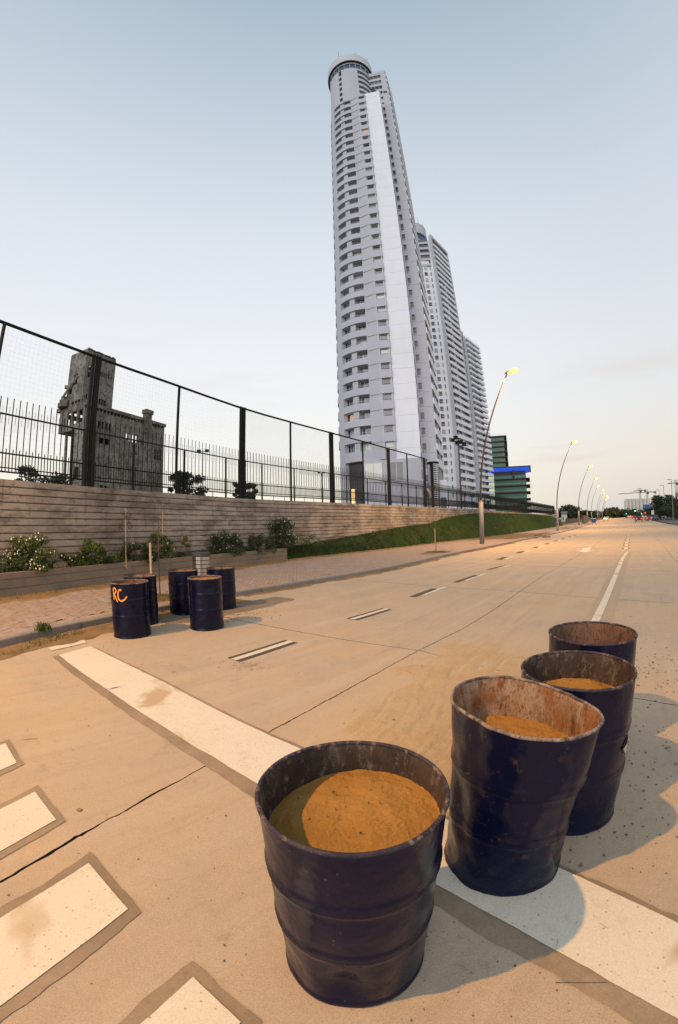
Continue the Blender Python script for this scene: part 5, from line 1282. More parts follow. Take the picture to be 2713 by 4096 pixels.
mb = MB(); sbox(mb, P0, P1, -.03, 1.02, -.6, .62, 129.0, 130.2); mb.build('roof_edge', M['tw_grey'], T2, warp=W2)
C2c = pol(13.75, 165)
mb = MB(); arc(mb, -180, 180, 100, 130.2, 7.2, 5, 0, C2c, math.radians(13.7), 10); mb.build('round_wall', M['tw_grey'], T2, warp=W2)
mb = MB(); arc(mb, -180, 180, 130.2, 133.6, 7.1, 5, 0, C2c, math.radians(13.7), 10); mb.build('glass_band', M['glass_blue'], T2, warp=W2)
mb = MB(); arc(mb, -180, 180, 133.6, 139.5, 7.9, 6, 0, C2c, math.radians(13.7), 8); mb.build('crown_ring', M['tw_grey'], T2, warp=W2)
mb = MB(); 
for a, l in ((40,4),(75,3)): p = ph(a, 7.2, C2c, .24); mb.cyl(p[0], p[1], 139, 140+l, .07, 5)
mb.build('antennas', M['tw_dark'], T2, warp=W2, kind='stuff')
mb = MB()
for z in (130.9, 131.4): mb.seg(on(P0,P1,0,.3), on(P0,P1,1,.3), .05, z, z+.05)
for k in range(22): p = on(P0,P1,k/21,.3); mb.cyl(p[0], p[1], 130.1, 131.45, .04, 5)
mb.build('roof_railing', M['frame'], T2, warp=W2)
W3 = taper(200.)
T3 = empty('apartment_tower', (71,190,0), 'third and lowest white apartment tower with balcony slabs jutting out to the right', 'tower', 'white apartment towers')
Q0, Q1 = pol(19.98,201), pol(21.75,216)
mb = MB(); mb.prism([pol(19.2,176), pol(19.72,180), pol(19.75,199), on(Q0,Q1,0,-.6), on(Q0,Q1,.8,-.6), pol(20.9,235), pol(18.6,220)], 0, 90.); mb.build('block_wall', M['tw_grey'], T3, warp=W3)
mb = MB(); mb.prism([on(Q0,Q1,0,-.6), on(Q0,Q1,.8,-.6), pol(20.9,235), pol(19.8,215)], 90, 95.0); mb.build('upper_block_wall', M['tw_grey'], T3, warp=W3)
mb = MB(); mb.hexa([pol(19.68,196), pol(20.02,198), pol(20.02,203), pol(19.68,203)], 0, 96.2); mb.build('facade_pier', M['tw_grey'], T3, warp=W3)
for i in range(30):
    z = 3.4+3.1*i
    mb = MB(); sbox(mb, Q0, Q1, .0, 1.03, -.6, .9, z, z+1.2); sbox(mb, Q0, Q1, .55, 1.03, .82, .88, z+1.2, z+1.75, 0); mb.build('balcony_slab', M['tw_white'], T3, warp=W3)
    for t0, t1, m in ((.03,.27,3),(.30,.56,3),(.58,.8,2)):
        mb = MB(); sbox(mb, Q0, Q1, t0, t1, -.56, -.5, z+1.2, z+3.1, m if R_.random() > .2 else 0)
        for t in (t0+.07,): sbox(mb, Q0, Q1, t, t+.015, -.5, -.4, z+1.2, z+3.1, 2)
        mb.build('balcony_window', GM, T3, warp=W3)
    mb = MB(); mb.hexa([pol(19.36,176.6), pol(19.60,177.8), pol(19.60,178.5), pol(19.36,177.2)], z+1.0, z+2.8, 0)
    if z < 86: mb.build('window', GM, T3, warp=W3)
mb = MB(); sbox(mb, Q0, Q1, 0, 1.03, -.6, .9, 96.0, 96.9)
for k in range(14): p = on(Q0,Q1,k/13,.6); mb.cyl(p[0], p[1], 96.9, 98.2, .05, 5)
mb.seg(on(Q0,Q1,0,.6), on(Q0,Q1,1,.6), .05, 98.1, 98.2); mb.build('roof_slab', M['tw_white'], T3, warp=W3)

MB.ZS = None
# ------------------------------------------------------------------ green glass buildings
e = empty('office_building', (*pol(22.8,290),0), 'taller dull green glass office block with dark floor edges, behind the one with blue lights', 'office building')
mb = MB(); pbox(mb, 20.5, 23.75, 280, 300, 0, 59); mb.build('glass_wall', M['glass_green2'], e)
for k in range(17):
    mb = MB(); z = 59.3-3.55*k; pbox(mb, 20.5, 24.1+.03*(k%2), 278.5, 301, z, z+.55); mb.build('floor_edge', M['green_slab'], e)
    mb = MB(); pbox(mb, 20.6, 24.18, 278.3, 278.45, z+1.25, z+1.3); mb.build('balustrade', M['green_slab'], e)
for k in range(12):
    mb = MB(); pbox(mb, 20.8+.26*k, 20.815+.26*k, 279.8, 279.95, 4, 59); mb.build('mullion', M['green_slab'], e)
mb = MB(); pbox(mb, 20.6, 21.6, 284, 296, 59.8, 64); mb.build('roof_plant', M['green_slab'], e)
e = empty('office_building', (*pol(24,240),0), 'low emerald green glass office block crowned by a blue-lit flared roof', 'office building')
mb = MB(); pbox(mb, 22.0, 26.45, 232, 250, 0, 27.6); mb.build('glass_wall', M['glass_green'], e)
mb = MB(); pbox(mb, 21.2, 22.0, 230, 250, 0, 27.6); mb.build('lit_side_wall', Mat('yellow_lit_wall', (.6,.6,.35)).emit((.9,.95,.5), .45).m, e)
for k in range(7):
    z = 24.9-3.7*k; mb = MB(); pbox(mb, 21.3, 26.95, 229.6, 251, z, z+.5); mb.build('floor_edge', M['green_slab'], e)
    mb = MB(); pbox(mb, 21.4, 27.0, 229.4, 229.5, z+1.2, z+1.26)
    for q in range(19): pbox(mb, 21.5+.29*q, 21.512+.29*q, 229.4, 229.5, z+.5, z+1.2)
    mb.build('balustrade', M['frame'], e)
for k in range(16): mb = MB(); pbox(mb, 22.1+.27*k, 22.115+.27*k, 231.7, 231.95, 1, 27.6); mb.build('mullion', M['green_slab'], e)
mb = MB()
a0, a1, b0, b1 = pol(21.6,233), pol(24.6,233), pol(21.3,228), pol(27.0,228); c0, c1 = pol(21.6,250), pol(25.9,250)
mb.add([(a0[0],a0[1],29.6),(a1[0],a1[1],29.6),(b1[0],b1[1],31.2),(b0[0],b0[1],31.2),(c0[0],c0[1],29.6),(c1[0],c1[1],29.6),(*pol(27,255),31.2),(*pol(20.9,255),31.2)], [(0,1,2,3),(1,5,6,2),(0,3,7,4)])
mb.build('lit_soffit', M['blue_led'], e)
mb = MB(); [pbox(mb, 21.8+.42*k, 21.83+.42*k, 231.5, 231.8, 28.2, 31.2) for k in range(9)]; mb.build('canopy_struts', M['green_slab'], e)
mb = MB(); pbox(mb, 21.2, 27.15, 227.2, 256, 31.2, 31.7); mb.build('roof_edge', M['green_slab'], e)
mb = MB(); pbox(mb, 22.0, 26.4, 231.6, 250, 27.6, 29.55); pbox(mb, 24.6, 24.85, 229, 231, 26, 30.0); mb.build('roof_beam', M['green_slab'], e)
mb = MB(); pbox(mb, 20.7, 21.6, 229, 233, 27.7, 29.0); mb.build('side_canopy', M['blue_led'], e)

# ------------------------------------------------------------------ ruined concrete grain building on the left
KH = .93
ax, bx = (math.sin(math.radians(19.5)), math.cos(math.radians(19.5))), (-math.cos(math.radians(19.5)), math.sin(math.radians(19.5)))
Cb = pol(-35.75, 70)
RU = empty('ruined_grain_building', (Cb[0],Cb[1],0), 'dark derelict concrete grain building with a broken square tower, behind the fence at the left', 'building')
def rf(s, t, o=Cb): return (o[0]+ax[0]*s+bx[0]*t, o[1]+ax[1]*s+bx[1]*t)
def holewall(p, q, z0, z1, holes, name, par, th=.35, mat='ruin'):
    l = math.hypot(q[0]-p[0], q[1]-p[1]); d = ((q[0]-p[0])/l, (q[1]-p[1])/l)
    S = sorted(set([0, l]+[v for h in holes for v in h[:2] if 0 < v < l])); Z = sorted(set([z0, z1]+[v for h in holes for v in h[2:] if z0 < v < z1])); mb = MB()
    for a, b in zip(S, S[1:]):
        for c, e_ in zip(Z, Z[1:]):
            if any(h[0] <= (a+b)/2 <= h[1] and h[2] <= (c+e_)/2 <= h[3] for h in holes): continue
            mb.seg((p[0]+d[0]*a, p[1]+d[1]*a), (p[0]+d[0]*b, p[1]+d[1]*b), th, c, e_)
    return mb.build(name, M[mat], par)
def grid(s0, s1, z0, z1, ns, nz, gap): 
    w = (s1-s0-(ns-1)*gap)/ns; h = (z1-z0-(nz-1)*gap)/nz
    return [(s0+i*(w+gap), s0+i*(w+gap)+w, z0+j*(h+gap), z0+j*(h+gap)+h) for i in range(ns) for j in range(nz)]
hR = grid(2.6,5.6,18.6,20.0,4,1,.2)+grid(9.0,11.9,17.6,19.0,4,1,.2)+grid(16.4,18.4,15.2,17.2,3,2,.2)+grid(3.0,5.4,16.2,17.2,2,1,.2)+grid(12.6,13.3,17.0,18.0,1,1,.2)+grid(3.6,5.2,8,9.2,2,1,.2)+grid(7.5,9,7,8.4,2,1,.2)+grid(1.2,1.8,12,16,1,5,.5)
holewall(rf(0,0), rf(19,0), 0, 21.6, hR, 'long_wall', RU)
mb = MB()
for k in range(24): s = .2+k*.8; mb.seg(rf(s,0), rf(s+.25,0), .3, 21.6, 22.1)
mb.build('gap_piers', M['ruin'], RU, kind='stuff')
MB().seg(rf(-.3,-.05), rf(19.3,-.05), .6, 22.1, 22.7).build('cornice', M['ruin'], RU)
MB().prism([rf(.3,.4), rf(18.8,.4), rf(18.8,3.2), rf(.3,3.2)], 0, 16.0).build('inner_core', M['ruin_dark'], RU)
MB().prism([rf(.2,.2), rf(19,.2), rf(19,6), rf(.2,6)], 22.2, 22.45).build('roof', M['ruin'], RU)
holewall(rf(19,0), rf(19,7), 0, 22.5, [], 'end_wall', RU)
holewall(rf(0,0), rf(0,3.2), 0, 18.8, grid(.8,2.2,10,12,1,1,.3), 'short_wall', RU)
holewall(rf(0,3.2), rf(12,3.2), 0, 18.8, [], 'inner_wall', RU)
holewall(rf(-.05,0), rf(-.05,7.6), 18.8, 22.7, grid(.5,5.2,19.4,21.6,3,1,.5)+grid(5.8,6.8,19.6,20.9,2,1,.25), 'overhang_wall', RU)
holewall(rf(0,7.6), rf(9,7.6), 18.8, 22.2, grid(1,8,19.4,21.4,5,1,.5), 'overhang_side', RU)
MB().prism([rf(-.2,.2), rf(9,.2), rf(9,7.7), rf(-.2,7.7)], 18.4, 18.9).build('overhang_floor', M['ruin'], RU)
MB().prism([rf(6,1), rf(9,1), rf(9,6), rf(6,6)], 18.9, 22.4).build('overhang_core', M['ruin_dark'], RU)
for t in (6.2,): MB().cyl(*rf(.6,t), 0, 18.4, .28, 8).build('thin_column', M['ruin'], RU)
pl = MB(); pl.prism([rf(13.4,-.7), rf(14.9,-.7), rf(14.9,.3), rf(13.4,.3)], 0, 24.2); pl.prism([rf(13.2,-.9), rf(15.1,-.9), rf(15.1,.4), rf(13.2,.4)], 23.6, 24.4); pl.build('pilaster_stack', M['ruin'], RU)
TC = pol(-36.25, 70.8)
def tf(s, t): return rf(s, t, TC)
holewall(tf(0,0), tf(6.2,0), 22.7, 32.2, grid(.5,1.5,28.6,29.5,2,1,.12)+grid(.4,1.4,27.4,28.3,2,1,.12)+grid(3.0,5.0,28.3,29.1,5,1,.12)+grid(2.6,4.8,23.2,24.2,4,1,.1)+grid(.4,1.2,23.4,24.4,2,1,.1), 'tower_right_wall', RU)
holewall(tf(0,0), tf(0,5.0), 23.6, 32.4, [(2.0,3.2,26.5,28.4),(3.4,4.6,25.0,26.0)], 'tower_left_wall', RU)
holewall(tf(6.2,0), tf(6.2,5.0), 22.7, 32.2, grid(.6,2.2,28.4,29.6,2,1,.3), 'tower_back_wall', RU)
holewall(tf(0,5.0), tf(6.2,5.0), 23.0, 31.6, grid(.4,5,28.2,29.4,4,1,.3)+[(4.4,6,23,25)], 'tower_far_wall', RU)
mb = MB(); mb.prism([tf(0,0), tf(6.3,0), tf(6.3,5.1), tf(0,5.1)], 32.2, 32.5)
for k in range(22): s = k*.29; p = tf(s, -.05); mb.box(p[0]-.12, p[1]-.12, 32.4, p[0]+.12, p[1]+.12, 32.5+.35*abs(N2(k*.7,1.3))); p = tf(0, k*.23); mb.box(p[0]-.12, p[1]-.12, 32.4, p[0]+.12, p[1]+.12, 32.5+.3*abs(N2(k*.9,5.3)))
mb.build('broken_parapet', M['ruin'], RU)
mb = MB(); mb.tube([(*tf(-.3,2.4),27.5),(*tf(-.8,5.2),24.6)], .22, 6); mb.tube([(*tf(-.2,2.0),28.0),(*tf(-.2,2.9),26.9)], .35, 6); mb.build('hanging_chute', Mat('pale_pipe', (.2,.19,.18), .7).m, RU)
mb = MB()
for (s, t, z, w) in ((.0,5.3,26.6,.7),(.2,5.7,24.5,.9),(0,6.0,23.2,1.1),(0,5.0,23.3,1.6),(.1,6.9,22.6,.9)):
    c = tf(s,t); pts = [(c[0]+w*math.cos(k*1.05)*R_.uniform(.4,1.1), c[1]+w*math.sin(k*1.05)*R_.uniform(.4,1.1)) for k in range(6)]; mb.prism(pts, z-.3*w, z+.45*w)
mb.build('rubble', M['ruin'], RU, kind='stuff')
holewall(tf(0,-.0), tf(0,5.2), 22.7, 23.6, [(.6,1.3,22.9,23.5),(1.5,2.2,22.9,23.5),(2.4,3.2,22.9,23.5)], 'tower_base', RU)

# ------------------------------------------------------------------ masts, trees and things along the horizon
def dirp(px, py, d):
    r = ray(px, py); l = math.hypot(r[0], r[1]); return r[0]/l*d, r[1]/l*d, HC+r[2]/l*d
def mast(px, ytop, d, label, kind='flood', r=.12, group=None):
    x, y, zt = dirp(px, ytop, d); e = empty('floodlight_mast', (x,y,0), label, 'mast', group)
    MB().cyl(x, y, 0, zt, r, 8, r*.7).build('pole', M['bark'] if kind == 'wood' else M['black_steel'], e)
    mb = MB(); 
    if kind == 'wood':
        for k, (a, b) in enumerate(((-.9,.5),(-.4,.9),(.35,.2),(-.2,.1),(.9,-.1))): mb.box(x+a-.28, y-.3, zt+b-.2, x+a+.28, y+.2, zt+b+.3)
        mb.box(x-.3, y-.05, zt-.35, x+1.6, y+.05, zt-.25)
    else:
        for a in (-.8, .8): mb.box(x+a-.32, y-.25, zt-.15, x+a+.32, y+.2, zt+.35)
        mb.box(x-.9, y-.05, zt-.06, x+.9, y+.05, zt+.04)
    mb.build('lamp_cluster', M['black_steel'], e)
mast(1834, 1775, 62, 'rusty floodlight mast with a cluster of lamps, in front of the second tower', 'wood', .16)
mast(812, 1806, 75, 'dark floodlight mast with two lamps seen through the fence', 'flood', .09)
mast(1286, 1892, 130, 'faint distant mast seen through the fence left of the round tower', 'flood', .07)
def ftree(px, pw, yt, d, label, name='tree', n=1600, leaf=None, mat='tree', crown0=.22, nb=22, group=None, wf=1.):
    x, y, zt = dirp(px, yt, d); z0 = ter(x, y)-.1; w = pw*d*.00062*1.45; h = zt-z0
    return tree(x, y, z0, h, w, label, name, max(.1, h*.03), n, leaf or max(.12, w*.035), mat, crown0, group, nb)
for (px, pw, yt, d, lab) in ((60,70,1900,62,'dark leafy tree seen through the fence left of the ruined building'),(130,110,1850,66,'taller feathery dark tree seen through the fence beside the ruined building'),(215,110,1866,64,'rounded dark tree seen through the fence against the overhang of the ruined building'),(20,60,1925,60,'low dark tree at the left edge behind the fence'),
    (722,60,1872,80,'feathery tree behind the fence right of the ruined building'),(765,90,1890,82,'rounded dark tree behind the fence right of the feathery one'),(690,60,1915,80,'low dark tree at the foot of the ruined building'),(950,36,1925,90,'small tree left of the tall double fence post'),(1000,44,1930,90,'small tree right of the tall double fence post')):
    ftree(px, pw, yt, d, lab, n=1500, crown0=.3, leaf=.28, group='trees behind the fence')
for (px, pw, yt, d, lab) in ((2270,84,2014,235,'broad round dark tree right of the fence end'),(2222,40,2034,240,'low tree at the end of the dark fence'),(2318,60,2038,300,'low dark tree right of the broad round tree'),(2352,50,2040,300,'low dark tree behind the curved lamps'),(2392,50,2044,320,'distant low tree behind the far lamps'),
    (2425,44,2046,330,'distant low tree above the white car'),(2460,72,2026,270,'broad dark tree left of the grain silos'),(2498,50,2034,275,'rounded dark tree just left of the silos'),(2522,40,2042,280,'small dark tree in front of the silos'),(2590,50,2042,230,'low dark tree behind the traffic lights'),(2608,60,2022,200,'dark tree right of the silos'),
    (2632,52,1998,170,'tree with an open crown right of the silos'),(2662,80,1974,150,'tallest dark tree at the right edge'),(2706,70,1978,140,'dark tree cut by the right edge'),(2680,60,2020,135,'dense dark tree low at the right edge'),(2480,40,2048,280,'small low tree between two broad ones')):
    ftree(px, pw, yt, d, lab, n=1500, crown0=.14, nb=18, leaf=None, group='trees along the horizon')
wood = MB()
for k in range(190):
    az_ = R_.uniform(29, 47); d = R_.uniform(330, 420); x, y = pol(az_, d); z0 = ter(x, y); leaves(wood, (x, y, z0+R_.uniform(.5,3.6)), (4.5,4.5,2.4), 22, 1.0)
setp(wood.build('distant_wood', M['tree']), kind='stuff')
# silos
e = empty('grain_silos', (*pol(41,505),0), 'row of tall pale concrete grain silos on the horizon', 'silos')
for k in range(7):
    p = pol(39.66+.47*k, 500+3*k); mb = MB(); mb.cyl(p[0], p[1], 0, 20.8+.22*k, 2.3, 16); mb.build('silo', M['silo'], e, True)
mb = MB(); mb.hexa([pol(39.5,499), pol(42.8,519), pol(42.8,523), pol(39.5,503)], 20.9, 22.6); mb.build('silo_roof', M['silo'], e)
def crane(az_, elt, d, jl, jr, label, tilt=0.):
    x, y = pol(az_, d); zt = HC+d*math.tan(math.radians(elt)); e = empty('tower_crane', (x,y,0), label, 'crane', 'tower cranes on the horizon')
    m = Mat('crane_steel', (.12,.12,.12), .6).m if 'crane_steel' not in bpy.data.materials else bpy.data.materials['crane_steel']
    tx, ty = math.cos(math.radians(az_)), -math.sin(math.radians(az_))
    mb = MB(); 
    for a, b in ((-.8,-.8),(.8,-.8),(.8,.8),(-.8,.8)): mb.box(x+a-.15, y+b-.15, 0, x+a+.15, y+b+.15, zt)
    for k in range(int(zt/2.2)): mb.box(x-.8, y-.85, k*2.2, x+.8, y-.65, k*2.2+.25)
    mb.build('mast', m, e)
    zj = zt-3.2
    mb = MB(); mb.tube([(x,y,zj),(x+tx*jr,y+ty*jr,zj+tilt*jr)], .45, 4); mb.tube([(x,y,zt),(x+tx*jr*.6,y+ty*jr*.6,zj+.5)], .12, 4); mb.build('counter_jib', m, e)
    mb = MB(); mb.tube([(x,y,zj),(x-tx*jl,y-ty*jl,zj-tilt*jl-.3)], .4, 4); mb.tube([(x,y,zt),(x-tx*jl*.6,y-ty*jl*.6,zj+.5)], .12, 4); mb.build('jib', m, e)
    MB().box(x+tx*jr-1, y+ty*jr-1, zj-2.2, x+tx*jr+1, y+ty*jr+1, zj+.6).build('counterweight', m, e); MB().box(x-.2,y-2.2,zj-2.6,x+1.6,y-.6,zj-.4).build('cab', m, e)
crane(41.5, 3.66, 600, 9, 7, 'left tower crane above the silos with a short jib')
crane(42.4, 3.40, 590, 38, 11, 'tower crane behind the silos with a long jib reaching left')
crane(46.15, 4.4, 480, 9, 12, 'tower crane at the right edge above the trees')
crane(43.3, 2.7, 560, 4, 4, 'small crane stump right of the silos')
p = pol(46.6, 300)
e = empty('apartment_block', (*p,0), 'grey block with an orange lit sign, partly hidden behind the trees at the right edge', 'building')
mb = MB(); pbox(mb, 46.0, 48.2, 300, 320, 0, 16.5); pbox(mb, 46.5, 48.2, 299, 318, 16.5, 19.0); mb.build('wall', M['tw_in'], e)
for k in range(4):
    mb = MB(); pbox(mb, 46.1, 48, 299.6, 299.9, 4+3*k, 5.6+3*k); mb.build('window_row', M['glass_dark'], e)
mb = MB(); pbox(mb, 46.25, 46.7, 298.4, 298.9, 12, 14.2); mb.build('lit_sign', M['lit_warm'], e)
for (a0, a1, d, z1, lab) in ((29.75,30.25,170,5.2,'small white house behind the end of the fence'),(31.0,31.75,190,5.0,'low white shed with a pitched roof, left of the far lamps')):
    x, y = pol(a0, d); z0 = ter(x, y); e = empty('house', (x,y,z0), lab, 'house')
    mb = MB(); pbox(mb, a0, a1, d, d+6, z0-.5, z1-.9); mb.build('wall', M['silo'], e)
    q = [pol(a0-.05,d-.4), pol(a1+.05,d-.4), pol(a1+.05,d+6.4), pol(a0-.05,d+6.4)]; mm = ((q[0][0]+q[3][0])/2,(q[0][1]+q[3][1])/2); m2 = ((q[1][0]+q[2][0])/2,(q[1][1]+q[2][1])/2)
    MB().add([(*q[0],z1-.6),(*q[1],z1-.6),(*q[2],z1-.6),(*q[3],z1-.6),(*mm,z1+.5),(*m2,z1+.5)], [(0,1,5,4),(2,3,4,5),(0,4,3),(1,2,5)]).build('roof', M['tw_in'], e)
    mb = MB(); pbox(mb, a0+.15, a0+.3, d-.1, d-.02, z0+.6, z0+1.8); mb.build('window', M['glass_dark'], e)
# low red-brown fence and kiosk beyond
p, q = dirp(2262,2065,140), dirp(2322,2066,175)
e = empty('low_fence', (p[0],p[1],ter(*p[:2])), 'low reddish-brown fence between the white shed and the kiosk', 'fence')
MB().seg(p[:2], q[:2], .1, ter(*p[:2])+.1, ter(*p[:2])+1.4).build('panel', Mat('red_brown_fence', (.10,.055,.045), .9).m, e)
x, y = GT(2338, 2096); z0 = ter(x, y)
e = empty('kiosk', (x,y,z0), 'small brown and orange kiosk on the pavement left of the blue dumpster', 'kiosk')
MB().box(x-.5,y-.5,z0,x+.5,y+.5,z0+1.4).build('counter', Mat('kiosk_olive', (.14,.13,.07), .8).m, e); MB().box(x-.52,y-.52,z0+1.4,x+.52,y+.52,z0+2.2).build('upper_panel', Mat('kiosk_orange', (.20,.08,.04), .7).m, e); MB().box(x-.7,y-.7,z0+2.2,x+.7,y+.7,z0+2.3).build('roof', M['ruin'], e)
x, y = GT(2376, 2093); z0 = ter(x, y); bl = Mat('blue_plastic', (.03,.07,.20), .5).m
e = empty('dumpster', (x,y,z0), 'blue wheeled dumpster at the kerb', 'dumpster', rz=-.6)
mb = MB().add([(-.55,-.45,.2),(.55,-.45,.2),(.55,.45,.2),(-.55,.45,.2),(-.68,-.55,1.15),(.68,-.55,1.15),(.68,.55,1.15),(-.68,.55,1.15)], [(3,2,1,0),(4,5,6,7),(0,1,5,4),(1,2,6,5),(2,3,7,6),(3,0,4,7)]); local('bin_body', mb, bl, e)
local('lid', MB().add([(-.72,-.58,1.15),(.72,-.58,1.15),(.72,.58,1.22),(-.72,.58,1.22),(-.6,-.3,1.36),(.6,-.3,1.36),(.6,.5,1.40),(-.6,.5,1.40)], [(4,5,6,7),(0,1,5,4),(1,2,6,5),(2,3,7,6),(3,0,4,7)]), bl, e)
for a, b in ((-.45,-.35),(.45,-.35),(-.45,.35),(.45,.35)): local('wheel', MB().cyl(a,b,0,.2,.09,8), M['ruin_dark'], e)
# cars
def car_meshes(paint, tail, head):
    prof = [(-2.1,.35),(-2.15,.75),(-1.95,.95),(-1.55,1.0),(-1.0,1.38),(.35,1.42),(1.0,1.02),(1.95,.85),(2.12,.62),(2.12,.35)]
    n = len(prof); v = []; 
    for s_, k in ((-1,1.),(1,1.)):
        for x, z in prof: w = .84 if z < 1.02 else .66; v.append((x, s_*w, z))
    f = [tuple(range(n))[::-1], tuple(range(n,2*n))]+[(i,(i+1)%n,(i+1)%n+n,i+n) for i in range(n)]
    body = MB().add(v, f).mesh('body', paint)
    gl = MB(); 
    for s_ in (-1,1): gl.add([(-1.35,s_*.80,1.02),(.75,s_*.80,1.02),(.28,s_*.68,1.34),(-.95,s_*.68,1.34)], [(0,1,2,3)])
    gl.add([(-1.50,-.62,1.05),(-1.50,.62,1.05),(-1.06,.56,1.36),(-1.06,-.56,1.36)], [(0,1,2,3)]); gl.add([(.98,-.62,1.07),(.98,.62,1.07),(.45,.56,1.37),(.45,-.56,1.37)], [(0,1,2,3)])
    glass_ = gl.mesh('windows', M['glass_dark']); 
    wh = MB(); seg = 12; c = [(math.cos(2*math.pi*i/seg)*.31, math.sin(2*math.pi*i/seg)*.31) for i in range(seg)]
    wh.add([(a,-.09,b) for a, b in c]+[(a,.09,b) for a, b in c], [(i,(i+1)%seg,(i+1)%seg+seg,i+seg) for i in range(seg)]+[tuple(range(seg)),tuple(range(seg,2*seg))])
    wheel = wh.mesh('wheel', M['ruin_dark'])
    tl = MB().box(-2.19,-.13,-.09,-2.13,.13,.09).mesh('tail_light', tail); hl = MB().box(2.10,-.14,-.07,2.16,.14,.07).mesh('headlight', head)
    return body, glass_, wheel, tl, hl
TL = Mat('lit_tail_light', (.6,.02,.02)).emit((1,.05,.03), 4).m; TO = Mat('tail_light_off', (.25,.02,.02), .4).m; HO = Mat('headlight_glass', (.6,.6,.6), .2).m; HL = Mat('lit_headlight', (1,1,.9)).emit((1,.95,.8), 8).m
def car(px, py, rot, col, label, tail, head, group, d=None):
    if d: x, y, _ = dirp(px, py, d)
    else: x, y = GT(px, py)
    e = empty('car', (x,y,ter(x,y)), label, 'car', group, rot)
    b, g_, w_, t_, h_ = car_meshes(Mat('car_paint', col, .35, .1, .5).m, tail, head)
    local('body', b, None, e); local('windows', g_, None, e)
    for a, c in ((-1.35,-.78),(-1.35,.78),(1.35,-.78),(1.35,.78)): local('wheel', w_, None, e, loc=(a,c,.31))
    for c in (-.6,.6): local('tail_light', t_, None, e, loc=(0,c,.78)); local('headlight', h_, None, e, loc=(0,c,.62))
car(2424, 2078, math.radians(232), (.55,.54,.52), 'white car coming along the road beside the row of lamps', TO, HO, 'cars on the avenue', 165)
car(2557, 2075, math.radians(48), (.04,.04,.045), 'black car with lit red tail lights, waiting at the traffic lights', TL, HO, 'cars on the avenue', 120)
car(2601, 2074, math.radians(40), (.12,.10,.11), 'dark grey car with lit tail lights right of the black one', TL, HO, 'cars on the avenue', 125)
car(2627, 2072, math.radians(30), (.09,.09,.09), 'dark hatchback behind the grey one, lights off', TO, HO, 'cars on the avenue', 135)
car(2536, 2068, math.radians(50), (.25,.05,.05), 'small red car farther on, left of the black one', TL, HO, 'cars on the avenue', 190)
car(2517, 2066, math.radians(60), (.5,.5,.5), 'distant pale car in the queue, farthest left', TL, HO, 'cars on the avenue', 230)
car(2576, 2066, math.radians(55), (.45,.45,.45), 'pale car between the black and the dark grey ones, farther on', TL, HO, 'cars on the avenue', 190)
car(2492, 2064, math.radians(100), (.5,.5,.5), 'tiny pale parked car by the trees', TO, HO, 'cars on the avenue', 290)
car(2642, 2066, math.radians(130), (.5,.5,.5), 'pale van-like car at the far right of the queue', TO, HO, 'cars on the avenue', 170)
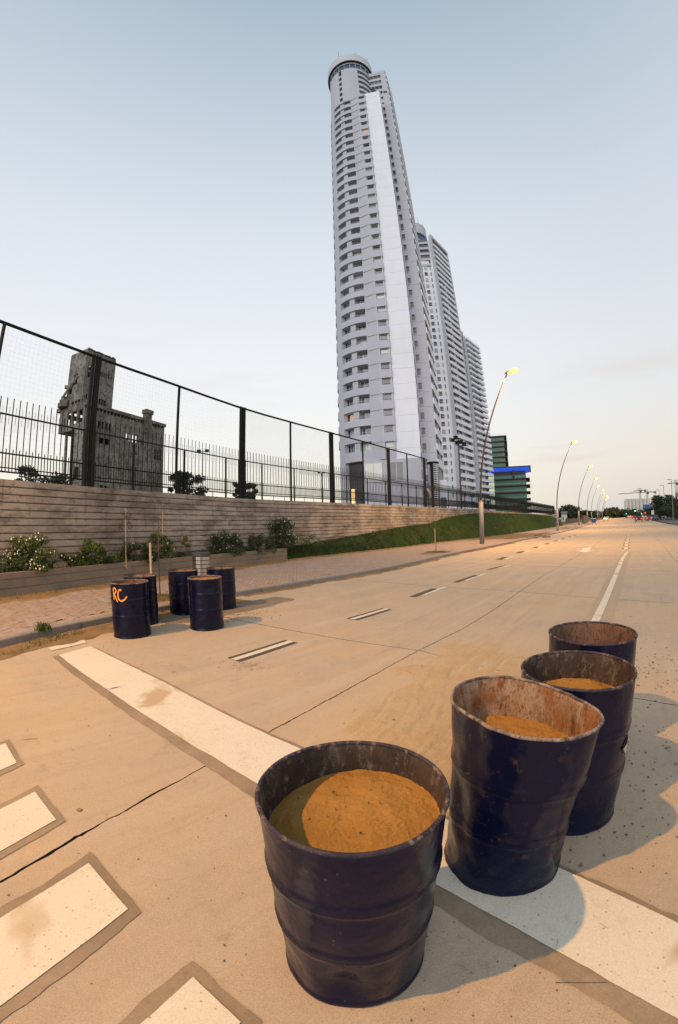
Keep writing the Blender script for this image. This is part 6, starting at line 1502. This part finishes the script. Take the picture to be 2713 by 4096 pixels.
# traffic lights and signs
def tlight(px, py, d, col, label, arm=0):
    x, y, zt = dirp(px, py, d); z0 = ter(x,y); e = empty('traffic_light', (x,y,z0), label, 'traffic light', 'traffic lights at the crossing')
    MB().cyl(x, y, z0, zt+.5, .07, 8).build('pole', M['black_steel'], e); MB().box(x-.2,y-.15,zt-.5,x+.2,y+.1,zt+.55).build('signal_box', M['black_steel'], e)
    m = Mat('lit_signal', col).emit(col, 6).m; r = ray(px, py); mb = MB(); n = 12; mb.add([(x-.05+.17*math.cos(k*6.283/n), y-.17, zt+.17*math.sin(k*6.283/n)) for k in range(n)]+[(x-.05,y-.21,zt)], [(k,(k+1)%n,n) for k in range(n)]); mb.build('signal_lens', m, e)
tlight(2540, 2044, 105, (.1,1,.45), 'traffic light showing green, leftmost tall one before the silos')
tlight(2566, 2054, 150, (.15,1,.5), 'lower traffic light showing green beside the red one')
tlight(2580, 2051, 120, (1,.06,.04), 'traffic light showing red')
tlight(2505, 2055, 190, (.15,1,.6), 'small distant green traffic light in front of the trees')
x, y, z = dirp(2588, 2026, 140); z0 = ter(x, y)
e = empty('gantry_sign', (x,y,z0), 'blue road sign on a curved arm in front of the silos', 'road sign')
MB().box(x-1.6,y-.05,z-.6,x+1.6,y+.05,z+.6).build('sign_panel', Mat('sign_blue', (.06,.13,.30), .5).m, e)
x2, y2, _ = dirp(2616, 2026, 140); MB().tube([(x2,y2,z0),(x2,y2,z-1.5),(x2-.5,y2,z-.3),(x2-2,y2+.1,z+.1),(x,y+.1,z+.1)], .10, 8).build('sign_pole', M['galv'], e)
x, y, z = dirp(2611, 2050, 130); MB().box(x-.45,y-.05,z-.6,x+.45,y+.05,z+.6).build('side_panel', M['frame'], e)
for (px, yt, d, hd, lab) in ((2685,1918,125,1,'tall straight lamp post with a side arm at the right edge'),(2654,1942,150,1,'straight lamp post left of the tallest one by the right trees'),(2636,1959,175,1,'third straight lamp post by the right trees'),(2623,1970,200,1,'fourth, smallest straight lamp post by the right trees')):
    x, y, zt = dirp(px, yt, d); z0 = ter(x, y); e = empty('straight_lamp', (x,y,z0), lab, 'lamp post', 'straight lamp posts by the right trees')
    MB().cyl(x, y, z0, zt, .12, 8, .07).build('pole', M['galv'], e); MB().box(x-1.6,y-.1,zt-.08,x+.1,y+.1,zt+.06).build('arm', M['galv'], e)
x, y, z = dirp(2462, 2065, 260)
e = empty('white_railing', (x,y,ter(x,y)), 'long pale railing along the far side of the avenue', 'railing')
for k in range(28): p = pol(37.3+.22*k, 285); zt = ter(*p); MB().box(p[0]-.35,p[1]-.05,zt+.2,p[0]+.35,p[1]+.05,zt+1.1).build('railing_panel', M['frame'], e)
q0, q1 = pol(37.2,285.3), pol(43.4,285.3); MB().seg(q0, q1, .1, ter(*q0)+1.1, ter(*q0)+1.3).build('top_bar', M['frame'], e)
